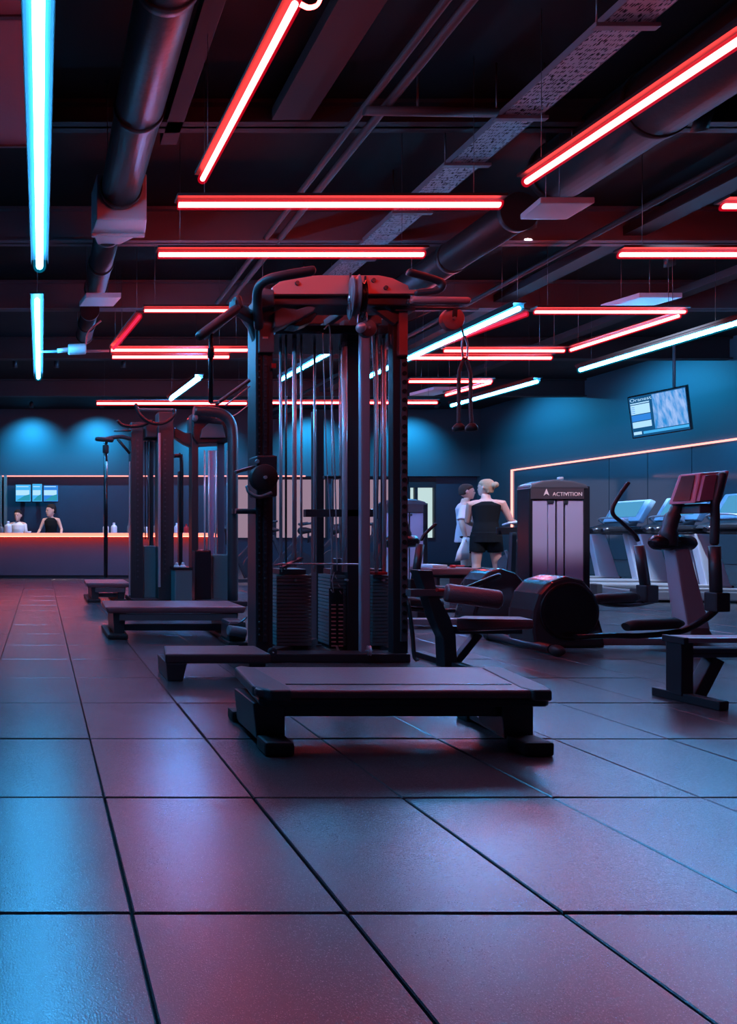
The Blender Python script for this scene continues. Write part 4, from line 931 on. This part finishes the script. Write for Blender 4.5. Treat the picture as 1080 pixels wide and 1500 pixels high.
def person(label, pos, face, H, head_dir, arms, legs, clothes, hair, hs=1.0):
    """arms: {side: (elbow, hand) offsets from the shoulder in (right, forward, up)}; legs: {side: (knee, ankle) from the hip}"""
    pos = Vector(pos); f = Vector((face[0], face[1], 0)).normalized(); r = Vector((f.y, -f.x, 0)); u = Vector((0, 0, 1))
    t = thing('person', label, 'person', tuple(pos))
    def W(a, b, c): return pos + r * a + f * b + u * c
    k = H / 1.75; g = G()
    zs = 1.44 * k; zh = .93 * k
    tors = [(W(0, 0, zh - .07 * k), .10, .09), (W(0, 0, zh), .165, .115), (W(0, 0, zh + .10 * k), .155, .105), (W(0, .005, zh + .20 * k), .135, .095), (W(0, .01, zh + .33 * k), .155, .11), (W(0, 0, zs - .06 * k), .175, .11), (W(0, -.005, zs), .13, .085), (W(0, -.005, zs + .04 * k), .06, .06), (W(0, .005, zs + .10 * k), .052, .055)]
    loft(g, [(c, r * a * k, f * b * k) for c, a, b in tors])
    hd = Vector((head_dir[0], head_dir[1], 0)).normalized(); hr = Vector((hd.y, -hd.x, 0)); hc = W(0, .015, zs + .205 * k); S_ = k * hs
    def Hh(a, b, c): return hc + hr * a * S_ + hd * b * S_ + u * c * S_
    rings = [(-.115, .03, .035, .05), (-.095, .048, .06, .03), (-.06, .062, .082, .012), (-.02, .070, .094, .002), (.03, .076, .098, -.002), (.07, .070, .088, -.006), (.10, .05, .062, -.01), (.116, .02, .026, -.01)]
    loft(g, [(Hh(0, o_, z), hr * a * S_, hd * b * S_) for z, a, b, o_ in rings])
    g.tube([Hh(0, .085, .01), Hh(0, .104, -.018), Hh(0, .100, -.034)], [.009 * S_, .014 * S_, .012 * S_], 8, True)      # nose
    g.tube([Hh(-.022, .088, -.062), Hh(0, .095, -.061), Hh(.022, .088, -.062)], .008 * S_, 8)                          # lips
    g.tube([Hh(-.035, .088, .022), Hh(0, .094, .022), Hh(.035, .088, .022)], .008 * S_, 8)                             # brow
    for s in (-1, 1): g.tube([Hh(s * .074, -.01, .02), Hh(s * .08, -.016, -.005), Hh(s * .074, -.008, -.03)], [.014 * S_, .016 * S_, .01 * S_], 8, True)
    J = {}
    for s, nm in ((-1, 'l'), (1, 'r')):
        sh = W(s * .185 * k, 0, zs - .035 * k); el = sh + (r * arms[nm][0][0] + f * arms[nm][0][1] + u * arms[nm][0][2]) * k; ha = sh + (r * arms[nm][1][0] + f * arms[nm][1][1] + u * arms[nm][1][2]) * k
        J[nm] = (sh, el, ha)
        g.tube([W(s * .10 * k, 0, zs - .02 * k), sh, sh.lerp(el, .4), el, el.lerp(ha, .3), ha], [.05 * k, .055 * k, .047 * k, .038 * k, .040 * k, .026 * k], 12, True)
        dv = (ha - el).normalized(); side = dv.cross(u if abs(dv.z) < .8 else f).normalized(); nn = side.cross(dv)
        palm = ha + dv * .055 * k
        loft(g, [(ha, side * .024 * k, nn * .016 * k), (palm, side * .040 * k, nn * .014 * k), (palm + dv * .03 * k, side * .038 * k, nn * .012 * k)], 10)
        for q, ln in ((-.030, .062), (-.010, .074), (.010, .070), (.029, .055)):
            b0 = palm + dv * .02 * k + side * q * k
            g.tube([b0, b0 + dv * ln * .5 * k - nn * .004 * k, b0 + dv * ln * .85 * k - nn * .02 * k, b0 + dv * ln * k - nn * .034 * k], [.0095 * k, .009 * k, .0085 * k, .007 * k], 8, True)
        b0 = ha + dv * .02 * k + side * s * .022 * k
        g.tube([b0, b0 + side * s * .025 * k + dv * .025 * k, b0 + side * s * .028 * k + dv * .055 * k - nn * .01 * k], [.012 * k, .011 * k, .009 * k], 8, True)
        hp = W(s * .09 * k, 0, zh - .02 * k); kn = hp + (r * legs[nm][0][0] + f * legs[nm][0][1] + u * legs[nm][0][2]) * k; an = hp + (r * legs[nm][1][0] + f * legs[nm][1][1] + u * legs[nm][1][2]) * k
        an.z = pos.z + .08 * k
        J[nm + 'L'] = (hp, kn, an)
        g.tube([hp, hp.lerp(kn, .4), kn, kn.lerp(an, .3), an], [.088 * k, .078 * k, .054 * k, .056 * k, .036 * k], 14, True)
        g.tube([an - f * .04 * k - u * .03 * k, an + f * .08 * k - u * .045 * k, an + f * .15 * k - u * .055 * k], [.04 * k, .036 * k, .024 * k], 10, True)
    body = obj('body', g, SKIN, t); remesh(body, .0085 if H > 1.55 else .009)
    # eyes
    for s in (-1, 1): obj('eye', G().ball(Hh(s * .029, .083, .004), .011 * S_, 1, 1, .7, 10), mat('eye_dark', (.03, .02, .02), .2), t)
    # hair
    g = G(); hm = mat(hair[0], hair[1], .75, 0, .2, bump=.4, bscale=120)
    rr = [(-.05, .060, .05, -.05), (-.02, .078, .07, -.035), (.03, .084, .088, -.022), (.07, .080, .098, -.008), (.105, .062, .078, -.008), (.128, .03, .04, -.012)]
    if hair[2] == 'tied': rr = [(-.08, .055, .04, -.055)] + rr
    loft(g, [(Hh(0, o_, z), hr * a * S_, hd * b * S_) for z, a, b, o_ in rr])
    if hair[2] == 'tied':
        g.ball(Hh(0, -.125, .03), .045 * S_, 1, 1, 1.1)
    h = obj('hair', g, hm, t); remesh(h, .009, 2)
    # clothes
    for c in clothes:
        kind, m = c[0], c[1]; g = G()
        if kind in ('tee', 'tank', 'shirt', 'vest'):
            lo = c[2] if len(c) > 2 else -.08; w = .022 if kind in ('tee', 'shirt') else .010
            rg = [(W(0, 0, zh + lo * k), .175 + w, .125 + w)] + [(c_, a + w, b + w) for c_, a, b in tors[2:6]] + [(tors[6][0], tors[6][1] + .006, tors[6][2] + .012)]
            if kind != 'tank': rg += [(tors[7][0] - u * .012, .075, .075)]
            else: rg[-1] = (tors[6][0] + u * .0, .10, .095)
            loft(g, [(c_, r * a * k, f * b * k) for c_, a, b in rg])
            if kind == 'tee':
                for nm in 'lr': sh, el, ha = J[nm]; g.tube([sh + (sh - el) * .02, sh.lerp(el, .45), sh.lerp(el, .85)], [.066 * k, .066 * k, .07 * k], 14)
            if kind == 'shirt':
                for nm in 'lr': sh, el, ha = J[nm]; g.tube([sh, sh.lerp(el, .6), el, el.lerp(ha, .9)], [.066 * k, .058 * k, .05 * k, .038 * k], 14)
            o = obj({'tee': 't_shirt', 'tank': 'tank_top', 'shirt': 'shirt', 'vest': 'vest'}[kind], g, m, t); remesh(o, .010, 4)
        if kind == 'shorts':
            loft(g, [(W(0, 0, zh - .08 * k), r * .185 * k, f * .13 * k), (W(0, 0, zh + .06 * k), r * .178 * k, f * .125 * k)])
            for nm in 'lr': hp, kn, an = J[nm + 'L']; g.tube([hp + u * .02, hp.lerp(kn, .4), hp.lerp(kn, c[2])], [.10 * k, .098 * k, .095 * k], 16)
            o = obj('shorts', g, m, t); remesh(o, .010, 3)
        if kind == 'trousers':
            loft(g, [(W(0, 0, zh - .08 * k), r * .18 * k, f * .13 * k), (W(0, 0, zh + .08 * k), r * .172 * k, f * .12 * k)])
            for nm in 'lr': hp, kn, an = J[nm + 'L']; g.tube([hp, hp.lerp(kn, .4), kn, kn.lerp(an, .4), an], [.10 * k, .09 * k, .068 * k, .066 * k, .055 * k], 16)
            o = obj('trousers', g, m, t); remesh(o, .011, 3)
        if kind == 'leggings':
            for nm in 'lr': hp, kn, an = J[nm + 'L']; g.tube([kn.lerp(an, c[2]), kn.lerp(an, .3), an], [.066 * k, .063 * k, .042 * k], 14)
            o = obj('compression_socks', g, m, t)
    for nm in 'lr':
        hp, kn, an = J[nm + 'L']; s_ = an - u * .045 * k
        g = G().tube([s_ - f * .06 * k, s_ - f * .03 * k, s_ + f * .06 * k - u * .004, s_ + f * .15 * k - u * .006, s_ + f * .19 * k - u * .01], [.03 * k, .034 * k, .034 * k, .03 * k, .016 * k], 12)
        obj('shoe', g, mat('shoe_dark', (.05, .05, .06), .5), t)
    return t, J
DK = mat('black_fabric', (.008, .010, .012), 1.0, 0, .15); TE = mat('pale_pink_cotton', (.62, .52, .56), .85); SH = mat('white_cotton', (.75, .74, .78), .8); NV = mat('navy_fabric', (.03, .035, .06), .8)
STAND = {'l': ((-.01, .02, -.40), (-.01, -.02, -.82)), 'r': ((.01, .0, -.40), (.01, .0, -.82))}
d2 = 7.95
t, J = person('person in a loose pale t-shirt and dark shorts carrying a white towel, behind the other', (X(682, d2), d2, 0), (.75, -.66), 1.585, (.9, -.45),
       {'r': ((.10, -.03, -.26), (.13, .02, -.49)), 'l': ((-.05, .06, -.27), (-.02, .18, -.45))}, STAND,
       [('tee', TE, -.10), ('shorts', DK, .62), ('leggings', DK, .12)], ('hair_dark_brown', (.05, .03, .025), 'short'))
# towel in the hand at the left in view
ha = J['r'][2]
g = G(); hb = ha + Vector((0, -.01, -.07))
loft(g, [(hb + Vector((0, 0, .07)), Vector((.04, 0, 0)), Vector((0, .03, 0))), (hb, Vector((.06, 0, 0)), Vector((0, .035, 0))), (hb + Vector((-.04, 0, -.14)), Vector((.085, 0, 0)), Vector((0, .03, 0))), (hb + Vector((-.06, 0, -.25)), Vector((.10, 0, .02)), Vector((0, .025, 0)))])
o = obj('towel', g, SH, loc=tuple(hb)); tag(o, 'white towel hanging from the hand of the person in the pale t-shirt', 'towel')
d3 = 7.4
person('person with tied blond hair in black tank top reaching for a machine handle', (X(712, d3), d3, 0), (.55, .84), 1.6, (-.35, .94),
       {'l': ((-.02, .10, -.26), (.10, .30, -.33)), 'r': ((.10, .02, -.255), (.22, .20, -.31))}, {'l': ((-.02, .02, -.40), (-.03, -.03, -.82)), 'r': ((.04, .05, -.39), (.09, -.06, -.80))},
       [('tank', DK, -.10), ('shorts', DK, .55)], ('hair_blond', (.42, .28, .18), 'tied'))
d4 = 11.88
person('person in a black sleeveless vest behind the bar looking left', (X(75, d4), d4, 0), (-.25, -.95), 1.49, (-.9, -.4),
       {'r': ((.10, .05, -.25), (.12, .22, -.36)), 'l': ((-.10, .05, -.25), (-.12, .22, -.36))}, STAND, [('vest', DK, -.1), ('trousers', NV)], ('hair_black', (.02, .015, .015), 'short'), 1.32)
person('person in a white shirt behind the bar beside the fat white bottle', (X(26, d4), d4 + .1, 0), (-.1, -1), 1.38, (-.35, -.93),
       {'r': ((.05, .03, -.27), (.02, .22, -.36)), 'l': ((-.05, .03, -.27), (-.02, .22, -.36))}, STAND, [('shirt', SH, -.08), ('trousers', NV)], ('hair_black', (.02, .015, .015), 'short'), 1.3)

# ---------------- things in the middle distance
t = thing('exercise_bike', 'exercise bike with a pale flywheel left of the lavender tower, partly hidden', 'gym machine', (X(750, 6.9), 6.9, 0))
obj('flywheel', G().tube([P(752, 828, 7.08), P(752, 828, 7.05)], .16, 28), GREY, t)
obj('fork', G().bar(P(749, 826, 7.08), P(741, 806, 7.08), .02, .03, bev=.004), STEEL, t)
obj('handlebar', G().tube(curve([P(738, 769, 7.0), P(748, 766, 6.9), P(762, 765, 6.9)]), .018, 10, True), PANELG, t)
obj('head', G().box(X(736, 7), X(766, 7), 7.08, 7.1, Z(783, 7), Z(772, 7), .02), BLACKG, t)
obj('stem', G().bar(P(752, 780, 7.0), P(749, 850, 7.0), .06, .05, bev=.008), BLACK, t)
obj('shroud', G().hexa([P(738, 852, 7.05), P(768, 852, 7.05), P(768, 852, 7.1), P(738, 852, 7.1), P(748, 790, 7.05), P(764, 790, 7.05), P(764, 790, 7.1), P(748, 790, 7.1)], .02), MGREY, t)
obj('base_bar', G().box(X(734, 7), X(768, 7), 6.8, 7.35, 0, .05, .015), RUBBER, t)
obj('frame', G().box(X(745, 7), X(755, 7), 6.97, 7.04, .05, Z(848, 7), .008), BLACK, t)
t = thing('weight_bench', 'dark bench with a folded towel on it left of the standing people', 'bench', (X(655, 6.6), 6.6, 0))
obj('pad', G().box(X(628, 6.5), X(700, 6.5), 6.45, 6.85, Z(842, 6.5), Z(832, 6.5), .02), VINYL, t)
obj('frame', G().box(X(640, 6.5), X(690, 6.5), 6.6, 6.7, Z(848, 6.5), Z(842, 6.5), .004), BLACK, t)
for a in (640, 686): obj('leg', G().box(X(a, 6.5), X(a + 5, 6.5), 6.5, 6.8, 0, Z(846, 6.5), .005), BLACK, t)
t2 = obj('folded_towel', G().box(X(634, 6.5), X(656, 6.5), 6.5, 6.75, Z(832, 6.5), Z(827.5, 6.5), .008), SH, loc=tuple(P(645, 832, 6.6))); tag(t2, 'folded white towel on the dark bench beside the standing people', 'towel')
t2 = obj('resistance_handle', G().tube([P(660, 829.5, 6.55), P(667, 829.5, 6.55)], .016, 10).tube([P(667, 829, 6.55), P(680, 829, 6.55)], .01, 8), REDP, loc=tuple(P(668, 830, 6.55))); tag(t2, 'small red grip handle lying on the dark bench', 'handle')
for a, b, c, dd, lab in ((608, 633, 835, 5.6, 'dark upright display box right of the big machine post'),):
    t = thing('plyo_box', lab, 'box', (X(620, dd), dd, 0))
    obj('body', G().hexa([(X(a + 4, dd), dd, 0), (X(b + 8, dd), dd, 0), (X(b + 8, dd), dd + .3, 0), (X(a + 4, dd), dd + .3, 0), P(a, c, dd), P(b, c, dd), P(b, c, dd + .3), P(a, c, dd + .3)], .012), BLACK, t)
t = thing('dumbbell_rack', 'low dumbbell rack seen between the machine post and leg curl seat', 'rack', (X(612, 6.2), 6.2, 0))
obj('frame', G().box(X(596, 6.2), X(634, 6.2), 6.15, 6.5, Z(892, 6.2), Z(888, 6.2), .006).box(X(596, 6.2), X(600, 6.2), 6.2, 6.45, 0, Z(890, 6.2), .004).box(X(630, 6.2), X(634, 6.2), 6.2, 6.45, 0, Z(890, 6.2), .004), BLACK, t)
for k, (a, lab) in enumerate(((602, 'steel dumbbell on the low rack next to the machine post'), (612, 'steel dumbbell in the middle of the low rack'), (622, 'steel dumbbell on the low rack next to the leg curl seat'))):
    q = P(a, 884.1, 6.25); t = thing('dumbbell', lab, 'dumbbell', tuple(q), 'dumbbells on the low rack')
    obj('grip', G().cyl(q, q + Vector((0, .16, 0)), .012, 10), STEEL, t)
    for s in (-.03, .15): obj('weight', G().cyl(q + Vector((0, s, 0)), q + Vector((0, s + .04, 0)), .034, 14, .006), STEEL, t)
# silhouettes beyond the guide rods
def spinbike(px, d, lab):
    t = thing('spin_bike', lab, 'gym machine', (X(px, d), d, 0)); x = X(px, d)
    obj('flywheel', G().tube([(x + .3, d - .03, .3), (x + .3, d + .03, .3)], .25, 28), DSTEEL, t)
    obj('frame', G().bar((x - .35, d, .1), (x + .35, d, .85), .06, .08, bev=.01).bar((x - .2, d, .85), (x + .1, d, .12), .05, .06, bev=.01), BLACK, t)
    obj('seat', G().tube([(x - .4, d, .96), (x - .3, d, .97), (x - .1, d, .96)], [.08, .07, .025], 12, True).cyl((x - .24, d, .7), (x - .24, d, .95), .02, 10), RUBBER, t)
    obj('handlebar', G().tube(curve([(x + .55, d - .2, 1.1), (x + .4, d - .2, 1.08), (x + .34, d, 1.06), (x + .4, d + .2, 1.08), (x + .55, d + .2, 1.1)]), .02, 10, True).cyl((x + .33, d, .8), (x + .34, d, 1.06), .022, 10), GRIP, t)
    obj('foot', G().box(x - .45, x - .37, d - .25, d + .25, 0, .06, .01).box(x + .4, x + .48, d - .25, d + .25, 0, .06, .01).box(x - .4, x + .45, d - .03, d + .03, .04, .1), BLACK, t)
spinbike(415, 10.3, 'dark spin bike seen through the rods at the left of the big machine')
spinbike(468, 11.9, 'dark spin bike seen through the middle rods of the big machine')
spinbike(520, 10.3, 'dark spin bike beside the lit windows behind the central column')
spinbike(352, 9.5, 'dark spin bike left of the big machine post below the lit window')
